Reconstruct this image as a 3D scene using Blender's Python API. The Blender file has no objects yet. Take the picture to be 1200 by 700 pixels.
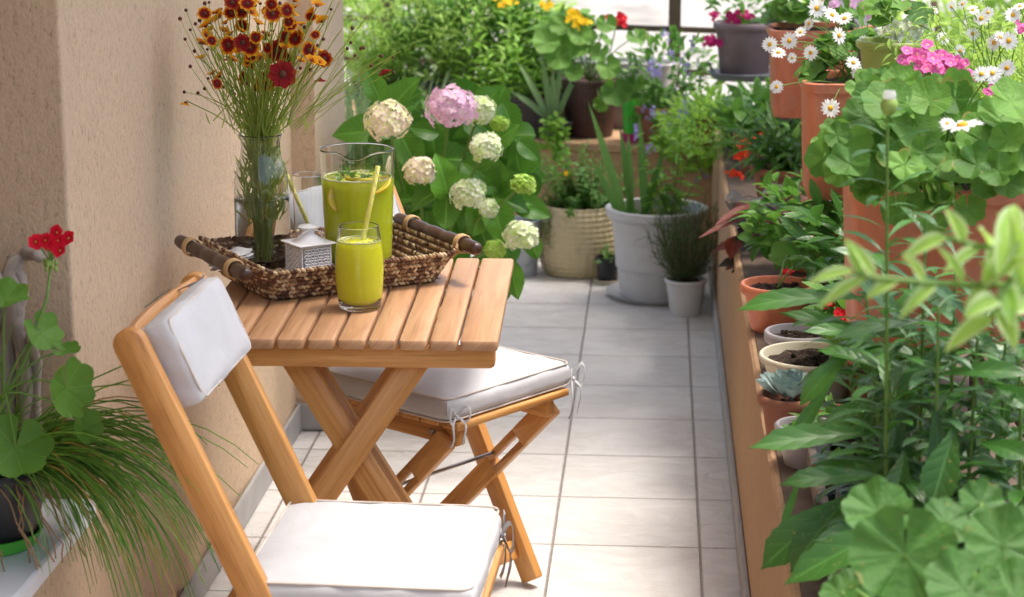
import bpy, math, random
import numpy as np
from mathutils import Vector, Matrix
random.seed(7); rng = np.random.default_rng(7)
PI = math.pi
scene = bpy.context.scene
col = scene.collection
V = lambda *a: np.array(a, float)
def nrm(v):
    v = np.asarray(v, float); n = np.linalg.norm(v)
    return v / n if n > 1e-12 else v
def rr(a, b): return random.uniform(a, b)

# ------------------------------------------------------------ camera
CH = 1.58; F = 2430.0; TH = math.radians(13.2); YAW = math.radians(4.01)
cd = bpy.data.cameras.new('camera'); cam = bpy.data.objects.new('camera', cd); col.objects.link(cam)
cam.location = (0, 0, CH); cam.rotation_euler = (PI/2 - TH, 0, YAW)
cd.sensor_width = 36; cd.lens = F/1200*36; cd.clip_start = 0.05; cd.clip_end = 500
cd.dof.use_dof = True; cd.dof.focus_distance = 3.75; cd.dof.aperture_fstop = 6.6
scene.camera = cam
RM = np.array(cam.rotation_euler.to_matrix())
def ray(px, py): return RM @ V((px-600)/F, -(py-350)/F, -1)
def U(px, py, z=None, Y=None, X=None):
    """point of the place seen at a given spot of the photo, at a known height, depth or side"""
    d = ray(px, py)
    t = (z-CH)/d[2] if z is not None else (Y/d[1] if Y is not None else X/d[0])
    return V(0, 0, CH) + d*t

# ------------------------------------------------------------ mesh builder
class MB:
    def __init__(s):
        s.v = []; s.uv = []; s.t = []; s.f4 = []; s.m4 = []; s.ng = []; s.mng = []; s.n = 0
    def add(s, P, uv=None, tint=0.5):
        P = np.asarray(P, float).reshape(-1, 3); k = len(P)
        s.v.append(P); s.uv.append(np.zeros((k, 2)) if uv is None else np.asarray(uv, float).reshape(-1, 2))
        s.t.append(np.full(k, tint, float) if np.isscalar(tint) else np.asarray(tint, float).ravel())
        b = s.n; s.n += k; return b
    def quads(s, Q, mat=0):
        Q = np.asarray(Q, int).reshape(-1, 4); s.f4.append(Q); s.m4.append(np.full(len(Q), mat, int))
    def face(s, idx, mat=0): s.ng.append(list(idx)); s.mng.append(mat)
    def grid(s, P, uv=None, tint=0.5, mat=0, closed=False):
        nu, nv = P.shape[:2]
        if uv is None:
            a, b_ = np.meshgrid(np.linspace(0, 1, nu), np.linspace(0, 1, nv), indexing='ij'); uv = np.stack([b_, a], -1)
        b = s.add(P, uv, tint)
        i = np.arange(nu-1)[:, None]; j = np.arange(nv if closed else nv-1)[None, :]; j2 = (j+1) % nv
        Q = np.stack([b+i*nv+j+0*j2, b+i*nv+j2, b+(i+1)*nv+j2, b+(i+1)*nv+j+0*j2], -1)
        s.quads(Q, mat); return b
    def build(s, name, mats, parent=None, smooth=True, sharp=None):
        V_ = np.concatenate(s.v); UV = np.concatenate(s.uv); T = np.concatenate(s.t)
        Q = np.concatenate(s.f4) if s.f4 else np.zeros((0, 4), int)
        M4 = np.concatenate(s.m4) if s.m4 else np.zeros(0, int)
        loops = np.concatenate([Q.ravel()] + [np.array(f) for f in s.ng]).astype(np.int32)
        tot = np.concatenate([np.full(len(Q), 4), np.array([len(f) for f in s.ng], int)]).astype(np.int32)
        st = np.concatenate([[0], np.cumsum(tot)[:-1]]).astype(np.int32)
        mi = np.concatenate([M4, np.array(s.mng, int)]).astype(np.int32)
        me = bpy.data.meshes.new(name)
        me.vertices.add(len(V_)); me.vertices.foreach_set('co', V_.ravel().astype(np.float32))
        me.loops.add(len(loops)); me.loops.foreach_set('vertex_index', loops)
        me.polygons.add(len(tot)); me.polygons.foreach_set('loop_start', st); me.polygons.foreach_set('loop_total', tot)
        if not isinstance(mats, (list, tuple)): mats = [mats]
        for m in mats: me.materials.append(m)
        me.polygons.foreach_set('material_index', mi)
        me.update(calc_edges=True)
        me.polygons.foreach_set('use_smooth', [bool(smooth)]*len(tot))
        ul = me.uv_layers.new(name='UVMap'); ul.data.foreach_set('uv', UV[loops].ravel().astype(np.float32))
        at = me.attributes.new('tint', 'FLOAT', 'POINT'); at.data.foreach_set('value', T.astype(np.float32))
        if sharp: me.set_sharp_from_angle(angle=math.radians(sharp))
        me.validate(); 
        o = bpy.data.objects.new(name, me); col.objects.link(o)
        if parent is not None: o.parent = parent
        return o

def thing(name, label, cat, loc=(0, 0, 0), rz=0, group=None, kind=None):
    o = bpy.data.objects.new(name, None); col.objects.link(o); o.empty_display_size = .1
    o.location = loc; o.rotation_euler = (0, 0, rz); return tag(o, label, cat, group, kind)
def tag(o, label, cat, group=None, kind=None):
    if label: o['label'] = label
    if cat: o['category'] = cat
    if group: o['group'] = group
    if kind: o['kind'] = kind
    return o
def seat_origin(mb, p):
    for a in mb.v: a -= np.asarray(p, float)
    return mb

# ------------------------------------------------------------ shapes
def frame(d, up=(0, 0, 1)):
    d = nrm(d); x = np.cross(d, up)
    if np.linalg.norm(x) < 1e-4: x = np.cross(d, (1, 0, 0.01))
    x = nrm(x); return x, d, np.cross(x, d)
def tube(mb, pts, rad, sides=6, tint=.5, mat=0, cap=True, uvs=1.0):
    pts = np.asarray(pts, float); n = len(pts)
    rad = np.full(n, rad, float) if np.isscalar(rad) else np.asarray(rad, float)
    T = np.gradient(pts, axis=0); ref = V(0, 0, 1)
    if abs(nrm(T[0])[2]) > .9: ref = V(1, 0, 0)
    a = np.linspace(0, 2*PI, sides, endpoint=False); P = np.zeros((n, sides, 3)); x = None
    ln = np.concatenate([[0], np.cumsum(np.linalg.norm(np.diff(pts, axis=0), axis=1))])
    for i in range(n):
        t = nrm(T[i])
        x = nrm(np.cross(t, ref)) if x is None else nrm(x - t*np.dot(x, t))
        y = np.cross(t, x)
        P[i] = pts[i] + rad[i]*(np.cos(a)[:, None]*x + np.sin(a)[:, None]*y)
    uv = np.zeros((n, sides, 2)); uv[..., 0] = ln[:, None]*uvs; uv[..., 1] = a[None]*rad.mean()
    b = mb.grid(P, uv, tint, mat, closed=True)
    if cap:
        mb.face([b+k for k in range(sides)][::-1], mat); mb.face([b+(n-1)*sides+k for k in range(sides)], mat)
def lathe(mb, prof, c=(0, 0, 0), seg=40, tint=.5, mat=0, axes=None, wob=0, cap=False):
    prof = np.asarray(prof, float); a = np.linspace(0, 2*PI, seg, endpoint=False)
    P = np.zeros((len(prof), seg, 3)); P[..., 0] = prof[:, 0, None]*np.cos(a); P[..., 1] = prof[:, 0, None]*np.sin(a); P[..., 2] = prof[:, 1, None]
    if wob: P[..., 2] += wob*np.sin(a*3+1)
    ln = np.concatenate([[0], np.cumsum(np.linalg.norm(np.diff(prof, axis=0), axis=1))])
    uv = np.zeros((len(prof), seg, 2)); uv[..., 0] = (a/(2*PI))[None]; uv[..., 1] = ln[:, None]
    if axes is not None: P = P @ np.array(axes)
    b = mb.grid(P + np.asarray(c, float), uv, tint, mat, closed=True)
    if cap:
        mb.face([b+k for k in range(seg)][::-1], mat); mb.face([b+(len(prof)-1)*seg+k for k in range(seg)], mat)
def rrect(w, h, r, n=4):
    pts = []
    for cx, cy, a0 in ((w/2-r, h/2-r, 0), (-w/2+r, h/2-r, PI/2), (-w/2+r, -h/2+r, PI), (w/2-r, -h/2+r, 1.5*PI)):
        for k in range(n+1):
            a = a0 + PI/2*k/n; pts.append((cx+r*math.cos(a), cy+r*math.sin(a)))
    return np.array(pts)
def plank(mb, o, a, b, c, out, th, bev=.0015, mat=0, tint=None):
    """outline (in axes a,b) given thickness th along c, centred, with bevelled rims; uv in metres along a"""
    o = np.asarray(o, float); a = nrm(a); b = nrm(b); c = nrm(c); out = np.asarray(out, float); n = len(out)
    ctr = out.mean(0); e = np.roll(out, -1, 0)-np.roll(out, 1, 0); e /= np.maximum(np.linalg.norm(e, axis=1), 1e-9)[:, None]
    nor = np.stack([e[:, 1], -e[:, 0]], 1)
    if np.mean(np.sum(nor*(out-ctr), 1)) < 0: nor = -nor
    ins = out - nor*bev; rows = [(ins, -th/2), (out, -th/2+bev), (out, th/2-bev), (ins, th/2)]
    P = np.array([[o + p[0]*a + p[1]*b + z*c for p in r] for r, z in rows])
    off = rr(0, 50); uv = np.array([[(p[0]+off, p[1]+z+off*.37) for p in r] for r, z in rows])
    t = rr(0, 1) if tint is None else tint
    k = mb.grid(P, uv, t, mat, closed=True)
    mb.face([k+i for i in range(n)][::-1], mat); mb.face([k+3*n+i for i in range(n)], mat)
def bar(mb, p0, p1, w, th, wdir, mat=0, r=.004, bev=.0015, round0=False, round1=False, tint=None):
    """board from p0 to p1, width w along wdir (made square to its length), thickness th"""
    p0 = np.asarray(p0, float); p1 = np.asarray(p1, float); L = np.linalg.norm(p1-p0); a = nrm(p1-p0)
    b = nrm(np.asarray(wdir, float) - a*np.dot(wdir, a)); c = np.cross(a, b)
    pts = []
    def corner(cx, cy, r_, a0, n=4):
        for k in range(n+1):
            q = a0 + PI/2*k/n; pts.append((cx+r_*math.cos(q), cy+r_*math.sin(q)))
    r1 = w/2*.98 if round1 else min(r, w*.45); r0 = w/2*.98 if round0 else min(r, w*.45)
    corner(L/2-r1, w/2-r1, r1, 0); corner(-L/2+r0, w/2-r0, r0, PI/2); corner(-L/2+r0, -w/2+r0, r0, PI); corner(L/2-r1, -w/2+r1, r1, 1.5*PI)
    plank(mb, (p0+p1)/2, a, b, c, pts, th, min(bev, th*.3), mat, tint)
def box(mb, lo, hi, mat=0, tint=.5, bev=0.0):
    lo = np.array(lo, float); hi = np.array(hi, float); c = (lo+hi)/2; s = hi-lo
    plank(mb, c, (1, 0, 0), (0, 1, 0), (0, 0, 1), [(-s[0]/2, -s[1]/2), (s[0]/2, -s[1]/2), (s[0]/2, s[1]/2), (-s[0]/2, s[1]/2)], s[2], max(bev, 1e-4), mat, tint)
def ball(mb, c, r, tint=.5, mat=0, nu=7, nv=9, axes=None, noise=0):
    u = np.linspace(0.001, PI-.001, nu); v = np.linspace(0, 2*PI, nv, endpoint=False)
    P = np.stack([np.sin(u)[:, None]*np.cos(v), np.sin(u)[:, None]*np.sin(v), np.cos(u)[:, None]*np.ones(nv)], -1)
    if noise: P *= (1+noise*rng.standard_normal((nu, nv, 1)))
    P = P*np.asarray(r, float)
    if axes is not None: P = P @ np.array(axes)
    mb.grid(P+np.asarray(c, float), None, tint, mat, closed=True)

PROF = {
 'ovate': lambda s: np.sin(PI*np.clip(s, 0, 1)**.72)**.85*(1-.12*s),
 'lance': lambda s: np.sin(PI*np.clip(s, 0, 1)**.85)**.75,
 'oblance': lambda s: (.18+.82*np.sin(PI*np.clip(s, 0, 1)**1.7)**.9)*np.clip((1-s)*6, 0, 1)**.6,
 'blade': lambda s: np.minimum(1, (1-s)*2.2)**.8*np.minimum(1, .6+s*2),
 'petal': lambda s: np.minimum(1, .25+s*1.35)*np.clip((1-s)*7, 0, 1)**.5,
}
def leaf(mb, p, d, up, L, W, shape='ovate', curl=.6, fold=.12, tint=.5, mat=0, nu=6, nv=5, serr=0, wave=0, tipv=None):
    s = np.linspace(0, 1, nu); w = PROF[shape](s); w[0] = max(w[0], .04)
    if shape != 'petal': w[-1] = .02
    if serr: w = w*(1+serr*(np.arange(nu) % 2))
    v = np.linspace(-1, 1, nv)
    ph = -curl*s; ds = 1/(nu-1)
    y = np.concatenate([[0], np.cumsum(np.cos(ph[:-1]))])*ds*L; z = np.concatenate([[0], np.cumsum(np.sin(ph[:-1]))])*ds*L
    X = v[None]*w[:, None]*W/2*math.cos(fold)
    off = np.abs(v)[None]*w[:, None]*W/2*math.sin(fold*2.2)
    if wave: off = off + wave*W*np.sin(s[:, None]*11+v[None]*2+tint*30)*np.abs(v)[None]
    Y = y[:, None]-np.sin(ph)[:, None]*off; Z = z[:, None]+np.cos(ph)[:, None]*off
    if serr: Y = Y - np.abs(v)[None]*L*.02
    x_, y_, z_ = frame(d, up)
    P = np.asarray(p, float)+X[..., None]*x_+Y[..., None]*y_+Z[..., None]*z_
    uv = np.zeros((nu, nv, 2)); uv[..., 0] = v[None]*.5+.5; uv[..., 1] = s[:, None]
    mb.grid(P, uv, tint, mat)
def rleaf(mb, c, nor, d, R, tint=.5, mat=0, cup=.18, lobes=7, scal=.07, seg=36, rings=5, wave=.08, notch=.6):
    """round scalloped leaf, like a geranium's, its notch towards -d"""
    nor = nrm(nor); d = nrm(np.asarray(d, float)-nor*np.dot(d, nor)); x_ = np.cross(d, nor)
    a = np.linspace(-PI*(1-.07*notch), PI*(1-.07*notch), seg)
    rad = 1+scal*2.0*np.abs(np.cos(a*lobes/2))**.7-scal+scal*.45*np.abs(np.sin(a*lobes*2+tint*9))+.05*np.sin(a*2+tint*40)-notch*.35*np.exp(-((np.abs(a)-PI)/.45)**2)
    q = np.linspace(0, 1, rings)
    r = rad[None]*q[:, None]*R
    ph = tint*20
    Z = cup*R*q[:, None]**2+wave*R*q[:, None]**1.5*(np.sin(a*3+ph)+.6*np.sin(a*5+ph*2)+.55*np.cos(a*lobes)*q[-1])[None]
    P = np.asarray(c, float)+(r*np.sin(a)[None])[..., None]*x_+(r*np.cos(a)[None])[..., None]*d+Z[..., None]*nor
    uv = np.zeros((rings, seg, 2)); uv[..., 0] = (a/(2*PI)+.5)[None]; uv[..., 1] = q[:, None]
    mb.grid(P, uv, tint, mat)
def curve(p0, p1, sag, n=8, side=0):
    p0 = np.asarray(p0, float); p1 = np.asarray(p1, float); t = np.linspace(0, 1, n)[:, None]
    return p0+(p1-p0)*t+np.array([side, side*.5, sag])*(4*t*(1-t))
def rdir(up=.5, spread=1.0):
    v = rng.standard_normal(3)*spread; v[2] = v[2]*.5+up; return nrm(v)
def bush(mb, c, rad, n, L, W, shape='ovate', up=.4, curl=.7, mat=0, tr=(0, 1), fold=.15, nu=6, nv=5, shell=.45, serr=0, jit=.6, lv=.3):
    c = np.asarray(c, float); rad = np.asarray(rad, float)
    for _ in range(n):
        v = nrm(rng.standard_normal(3)); q = shell+(1-shell)*rng.random()**.6
        p = c+v*rad*q; d = nrm(v*[1, 1, .6]+V(0, 0, up)+rng.standard_normal(3)*jit*.6)
        nor = nrm(V(0, 0, 1)+v*.4+rng.standard_normal(3)*.35)
        l = L*rr(1-lv, 1+lv)
        leaf(mb, p-d*l*.5, d, nor, l, W*l/L*rr(.85, 1.15), shape, rr(.3, 1.2)*curl, rr(.4, 1.4)*fold, rr(*tr), mat, nu, nv, serr)
def rbush(mb, c, rad, n, R, mat=0, tr=(0, 1), shell=.6, sb=None, stem=None, rv=.35, cup=.2, low=-.2, **k):
    c = np.asarray(c, float); rad = np.asarray(rad, float)
    for _ in range(n):
        while True:
            v = nrm(rng.standard_normal(3))
            if v[2] > low: break
        q = shell+(1-shell)*rng.random()**.6; p = c+v*rad*q
        nor = nrm(V(0, 0, .9)+v*.8+rng.standard_normal(3)*.3+V(0, -.25, 0)); r = R*rr(1-rv, 1+rv)
        rleaf(mb, p, nor, v+rng.standard_normal(3)*.3, r, rr(*tr), mat, cup=cup*rr(.3, 1.5), **k)
        if stem is not None: tube(stem, curve(p-nor*r*.02, sb if sb is not None else c-V(0, 0, rad[2]), .02, 5), .0018, 4, cap=False)
def leafy_stem(mb, sm, p0, p1, n, L, W, shape='lance', bend=0, curl=.7, mat=0, tr=(0, 1), start=.1, el=.5, serr=0, nu=7, r=.0025, fold=.15, taper=.45, sd=(0, 0), wave=0):
    pts = curve(p0, p1, 0, 9)+np.array([sd[0], sd[1], 0])*(4*np.linspace(0, 1, 9)*(1-np.linspace(0, 1, 9)))[:, None]*1.0
    tube(sm, pts, np.linspace(r, r*.5, 9), 5, cap=False)
    ax = nrm(np.asarray(p1, float)-p0); a0 = rr(0, 6)
    for k in range(n):
        t = start+(1-start)*k/max(1, n-1); i = t*8; i0 = min(7, int(i)); p = pts[i0]+(pts[i0+1]-pts[i0])*(i-i0)
        a = a0+k*2.4+rr(-.3, .3); x = frame(ax)[0]; y = np.cross(ax, x)
        d = nrm((math.cos(a)*x+math.sin(a)*y)+ax*el*rr(.6, 1.5)); l = L*(1-taper*t)*rr(.8, 1.15)
        leaf(mb, p, d, ax+V(0, 0, .3), l, W*l/L, shape, curl*rr(.5, 1.4), fold, rr(*tr), mat, nu, 5, serr, wave)

# ------------------------------------------------------------ materials
def newmat(name):
    m = bpy.data.materials.new(name); m.use_nodes = True; nt = m.node_tree; nt.nodes.clear()
    out = nt.nodes.new('ShaderNodeOutputMaterial'); b = nt.nodes.new('ShaderNodeBsdfPrincipled')
    nt.links.new(b.outputs[0], out.inputs[0]); return m, nt, b, out
def N(nt, t, **k):
    n = nt.nodes.new('ShaderNode'+t)
    for a, v in k.items():
        if a.startswith('i_'):
            key = a[2:]; key = int(key) if key.isdigit() else key
            n.inputs[key].default_value = v
        else: setattr(n, a, v)
    return n
def lk(nt, a, b): nt.links.new(a, b)
def ramp(nt, fac, stops):
    r = N(nt, 'ValToRGB'); e = r.color_ramp.elements
    while len(e) < len(stops): e.new(.5)
    for q, (p, c) in zip(e, stops): q.position = p; q.color = (*c, 1) if len(c) == 3 else c
    lk(nt, fac, r.inputs[0]); return r.outputs[0]
def noise(nt, vec, scale, detail=4, rough=.5, dist=0):
    n = N(nt, 'TexNoise'); n.inputs['Scale'].default_value = scale; n.inputs['Detail'].default_value = detail
    n.inputs['Roughness'].default_value = rough; n.inputs['Distortion'].default_value = dist
    if vec is not None: lk(nt, vec, n.inputs['Vector'])
    return n.outputs['Fac']
def bump(nt, h, b, strength=.3, dist=.002, prev=None):
    n = N(nt, 'Bump'); n.inputs['Strength'].default_value = strength; n.inputs['Distance'].default_value = dist
    lk(nt, h, n.inputs['Height'])
    if prev is not None: lk(nt, prev, n.inputs['Normal'])
    if b is not None: lk(nt, n.outputs[0], b.inputs['Normal'])
    return n.outputs[0]
def mix(nt, f, a, b, mode='MIX'):
    n = N(nt, 'Mix', data_type='RGBA', blend_type=mode)
    for inp, x in ((0, f), (6, a), (7, b)):
        if hasattr(x, 'is_linked'): lk(nt, x, n.inputs[inp])
        elif inp == 0: n.inputs[0].default_value = x
        else: n.inputs[inp].default_value = (*x, 1) if len(x) == 3 else x
    return n.outputs[2]
def mth(nt, op, a, b=None, c=None):
    n = N(nt, 'Math', operation=op)
    for i, x in enumerate((a, b, c)):
        if x is None: continue
        if hasattr(x, 'is_linked'): lk(nt, x, n.inputs[i])
        else: n.inputs[i].default_value = x
    return n.outputs[0]
def tintn(nt): 
    a = N(nt, 'Attribute', attribute_name='tint'); return a.outputs['Fac']
def obj(nt): return N(nt, 'TexCoord').outputs['Object']
def uvn(nt): return N(nt, 'TexCoord').outputs['UV']
def mapn(nt, vec, scale=(1, 1, 1), rot=(0, 0, 0)):
    m = N(nt, 'Mapping'); m.inputs['Scale'].default_value = scale; m.inputs['Rotation'].default_value = rot; lk(nt, vec, m.inputs[0]); return m.outputs[0]
def simple(name, c, rough=.5, bs=0, bscale=200, var=.12, metal=0, spec=.5, c2=None):
    m, nt, b, o = newmat(name); v = obj(nt)
    f = noise(nt, v, 14, 5, .6)
    c2 = c2 or tuple(x*(1-var*2) for x in c)
    lk(nt, ramp(nt, f, [(.3, c2), (.65, c)]), b.inputs['Base Color'])
    b.inputs['Roughness'].default_value = rough; b.inputs['Metallic'].default_value = metal; b.inputs['Specular IOR Level'].default_value = spec
    if bs: bump(nt, noise(nt, v, bscale, 3), b, bs, .001)
    return m
def leafmat(name, ca, cb, rough=.42, trans=.35, vein=.35, rad=False, vn=9, tcol=None, spots=0, spec=.4, edge=None):
    ca = (ca[0]*1.3, ca[1]*1.12, ca[2]); cb = (cb[0]*1.3, cb[1]*1.12, cb[2])
    m, nt, b, out = newmat(name); t = tintn(nt); uv = uvn(nt)
    c = ramp(nt, t, [(0, ca), (1, cb)])
    sx = N(nt, 'SeparateXYZ'); lk(nt, uv, sx.inputs[0]); u, v = sx.outputs[0], sx.outputs[1]
    if rad:
        w = mth(nt, 'ABSOLUTE', mth(nt, 'SINE', mth(nt, 'MULTIPLY', u, PI*7)))
        ve = mth(nt, 'LESS_THAN', mth(nt, 'MULTIPLY', w, mth(nt, 'ADD', v, .3)), .07)
        hgt = w
    else:
        au = mth(nt, 'ABSOLUTE', mth(nt, 'SUBTRACT', u, .5))
        w = mth(nt, 'ABSOLUTE', mth(nt, 'SINE', mth(nt, 'MULTIPLY', mth(nt, 'SUBTRACT', v, mth(nt, 'MULTIPLY', au, .45)), PI*vn)))
        ve = mth(nt, 'MAXIMUM', mth(nt, 'LESS_THAN', au, .035), mth(nt, 'MULTIPLY', mth(nt, 'LESS_THAN', w, .16), .55))
        hgt = mth(nt, 'MINIMUM', mth(nt, 'MULTIPLY', au, 6), mth(nt, 'MULTIPLY', w, .8))
    light = tuple(min(1, x*1.9+.03) for x in cb)
    c = mix(nt, mth(nt, 'MULTIPLY', ve, vein), c, light)
    nz = noise(nt, obj(nt), 35, 3)
    c = mix(nt, mth(nt, 'MULTIPLY', mth(nt, 'SUBTRACT', nz, .35), .5), c, tuple(x*.55 for x in ca))
    if vein: sp = noise(nt, obj(nt), 140, 2, .5); c = mix(nt, mth(nt, 'MULTIPLY', mth(nt, 'GREATER_THAN', sp, .70), .5), c, (.32, .26, .07))
    if rad:
        br = mth(nt, 'MULTIPLY', mth(nt, 'GREATER_THAN', mth(nt, 'ADD', v, mth(nt, 'MULTIPLY', mth(nt, 'SUBTRACT', noise(nt, obj(nt), 22, 3), .5), .9)), 1.08), .7); c = mix(nt, br, c, (.36, .27, .08))
    if edge is not None:
        au = mth(nt, 'ABSOLUTE', mth(nt, 'SUBTRACT', u, .5))
        fe = mth(nt, 'LESS_THAN', .3, mth(nt, 'ADD', au, mth(nt, 'MULTIPLY', mth(nt, 'SUBTRACT', nz, .5), .5)))
        c = mix(nt, mth(nt, 'MULTIPLY', fe, .85), c, edge)
    lk(nt, c, b.inputs['Base Color']); b.inputs['Roughness'].default_value = rough; b.inputs['Specular IOR Level'].default_value = spec
    if rad: hgt = mth(nt, 'ADD', mth(nt, 'MULTIPLY', mth(nt, 'MINIMUM', hgt, .3), 1.5), mth(nt, 'MULTIPLY', noise(nt, obj(nt), 90, 3, .6), 1.6))
    bn = bump(nt, hgt, b, .5 if rad else .35, .003 if rad else .0012)
    tr = N(nt, 'BsdfTranslucent'); lk(nt, mix(nt, 1.0, c, tcol or (1.0, 1.0, .35), 'MULTIPLY'), tr.inputs[0]) if False else lk(nt, mix(nt, .5, c, tuple(min(1, x*1.6) for x in cb)), tr.inputs[0])
    ms = N(nt, 'MixShader'); ms.inputs[0].default_value = trans
    lk(nt, b.outputs[0], ms.inputs[1]); lk(nt, tr.outputs[0], ms.inputs[2]); lk(nt, ms.outputs[0], out.inputs[0])
    return m
def petalmat(name, stops, rough=.6, trans=.3, axis=1, tmix=None):
    """petal pigment along its length; tmix = second colour set mixed in by the petal's own tint"""
    m, nt, b, out = newmat(name); sx = N(nt, 'SeparateXYZ'); lk(nt, uvn(nt), sx.inputs[0])
    nz = noise(nt, obj(nt), 250, 2)
    f = mth(nt, 'ADD', sx.outputs[axis], mth(nt, 'MULTIPLY', mth(nt, 'SUBTRACT', nz, .5), .25))
    c = ramp(nt, f, stops)
    if tmix is not None: c = mix(nt, tintn(nt), c, ramp(nt, f, tmix))
    lk(nt, c, b.inputs['Base Color']); b.inputs['Roughness'].default_value = rough; b.inputs['Specular IOR Level'].default_value = .2
    tr = N(nt, 'BsdfTranslucent'); lk(nt, c, tr.inputs[0]); ms = N(nt, 'MixShader'); ms.inputs[0].default_value = trans
    lk(nt, b.outputs[0], ms.inputs[1]); lk(nt, tr.outputs[0], ms.inputs[2]); lk(nt, ms.outputs[0], out.inputs[0]); return m
def woodmat(name, dark, mid, light, rough=.42, coat=.15):
    m, nt, b, o = newmat(name); uv = uvn(nt); t = tintn(nt)
    off = N(nt, 'VectorMath', operation='ADD'); lk(nt, uv, off.inputs[0])
    cmb = N(nt, 'CombineXYZ'); lk(nt, mth(nt, 'MULTIPLY', t, 9), cmb.inputs[2]); lk(nt, cmb.outputs[0], off.inputs[1])
    p = mapn(nt, off.outputs[0], (2.2, 32, 1)); f1 = noise(nt, p, 1, 6, .62, 1.2)
    p2 = mapn(nt, off.outputs[0], (9, 380, 1)); f2 = noise(nt, p2, 1, 3, .6)
    f = mth(nt, 'ADD', mth(nt, 'MULTIPLY', f1, .75), mth(nt, 'MULTIPLY', f2, .25))
    c = ramp(nt, f, [(.3, dark), (.5, mid), (.72, light)])
    c = mix(nt, mth(nt, 'MULTIPLY', t, .4), c, tuple(x*.72 for x in mid))
    fine = mth(nt, 'LESS_THAN', f2, .36); c = mix(nt, mth(nt, 'MULTIPLY', fine, .3), c, tuple(x*.5 for x in dark))
    lk(nt, c, b.inputs['Base Color']); lk(nt, mth(nt, 'ADD', mth(nt, 'MULTIPLY', f1, .25), rough-.1), b.inputs['Roughness'])
    b.inputs['Coat Weight'].default_value = coat; b.inputs['Coat Roughness'].default_value = .35
    bump(nt, f2, b, .25, .0006); return m
M = {}
M['wood'] = woodmat('honey_wood', (.34, .13, .028), (.62, .29, .078), (.76, .44, .155))
M['slat'] = woodmat('oiled_slat_wood', (.33, .155, .065), (.52, .285, .14), (.64, .40, .22), .5, .08)
M['darkwood'] = woodmat('dark_turned_wood', (.02, .007, .003), (.06, .022, .010), (.13, .05, .025), .38, .25)
M['drift'] = woodmat('driftwood', (.12, .10, .08), (.32, .27, .22), (.5, .44, .37), .8, 0)
def plaster(name, base, dark, sc=1):
    m, nt, b, o = newmat(name); v = obj(nt)
    p = mapn(nt, v, (1, 1, .62)); f = noise(nt, p, 95*sc, 6, .68, .3); g = noise(nt, v, 5, 4, .6); h = noise(nt, p, 240*sc, 3, .6)
    s = mth(nt, 'ADD', mth(nt, 'MULTIPLY', f, .65), mth(nt, 'MULTIPLY', h, .35))
    c = ramp(nt, s, [(.33, dark), (.46, tuple(a*.9 for a in base)), (.62, base)])
    c = mix(nt, mth(nt, 'MULTIPLY', mth(nt, 'SUBTRACT', g, .4), .8), c, tuple(a*.72 for a in base))
    lk(nt, c, b.inputs['Base Color']); b.inputs['Roughness'].default_value = .92; b.inputs['Specular IOR Level'].default_value = .15
    bump(nt, s, b, .75, .006); return m
M['plaster'] = plaster('house_plaster', (.66, .495, .335), (.36, .255, .165))
CEX = .15
M['whitewash'] = simple('shade_roof_white', (.7, .68, .64), .9)  # white of the added roof slabs
M['ledgeplaster'] = plaster('ledge_plaster', (.47, .30, .175), (.33, .20, .11), .7)
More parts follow.
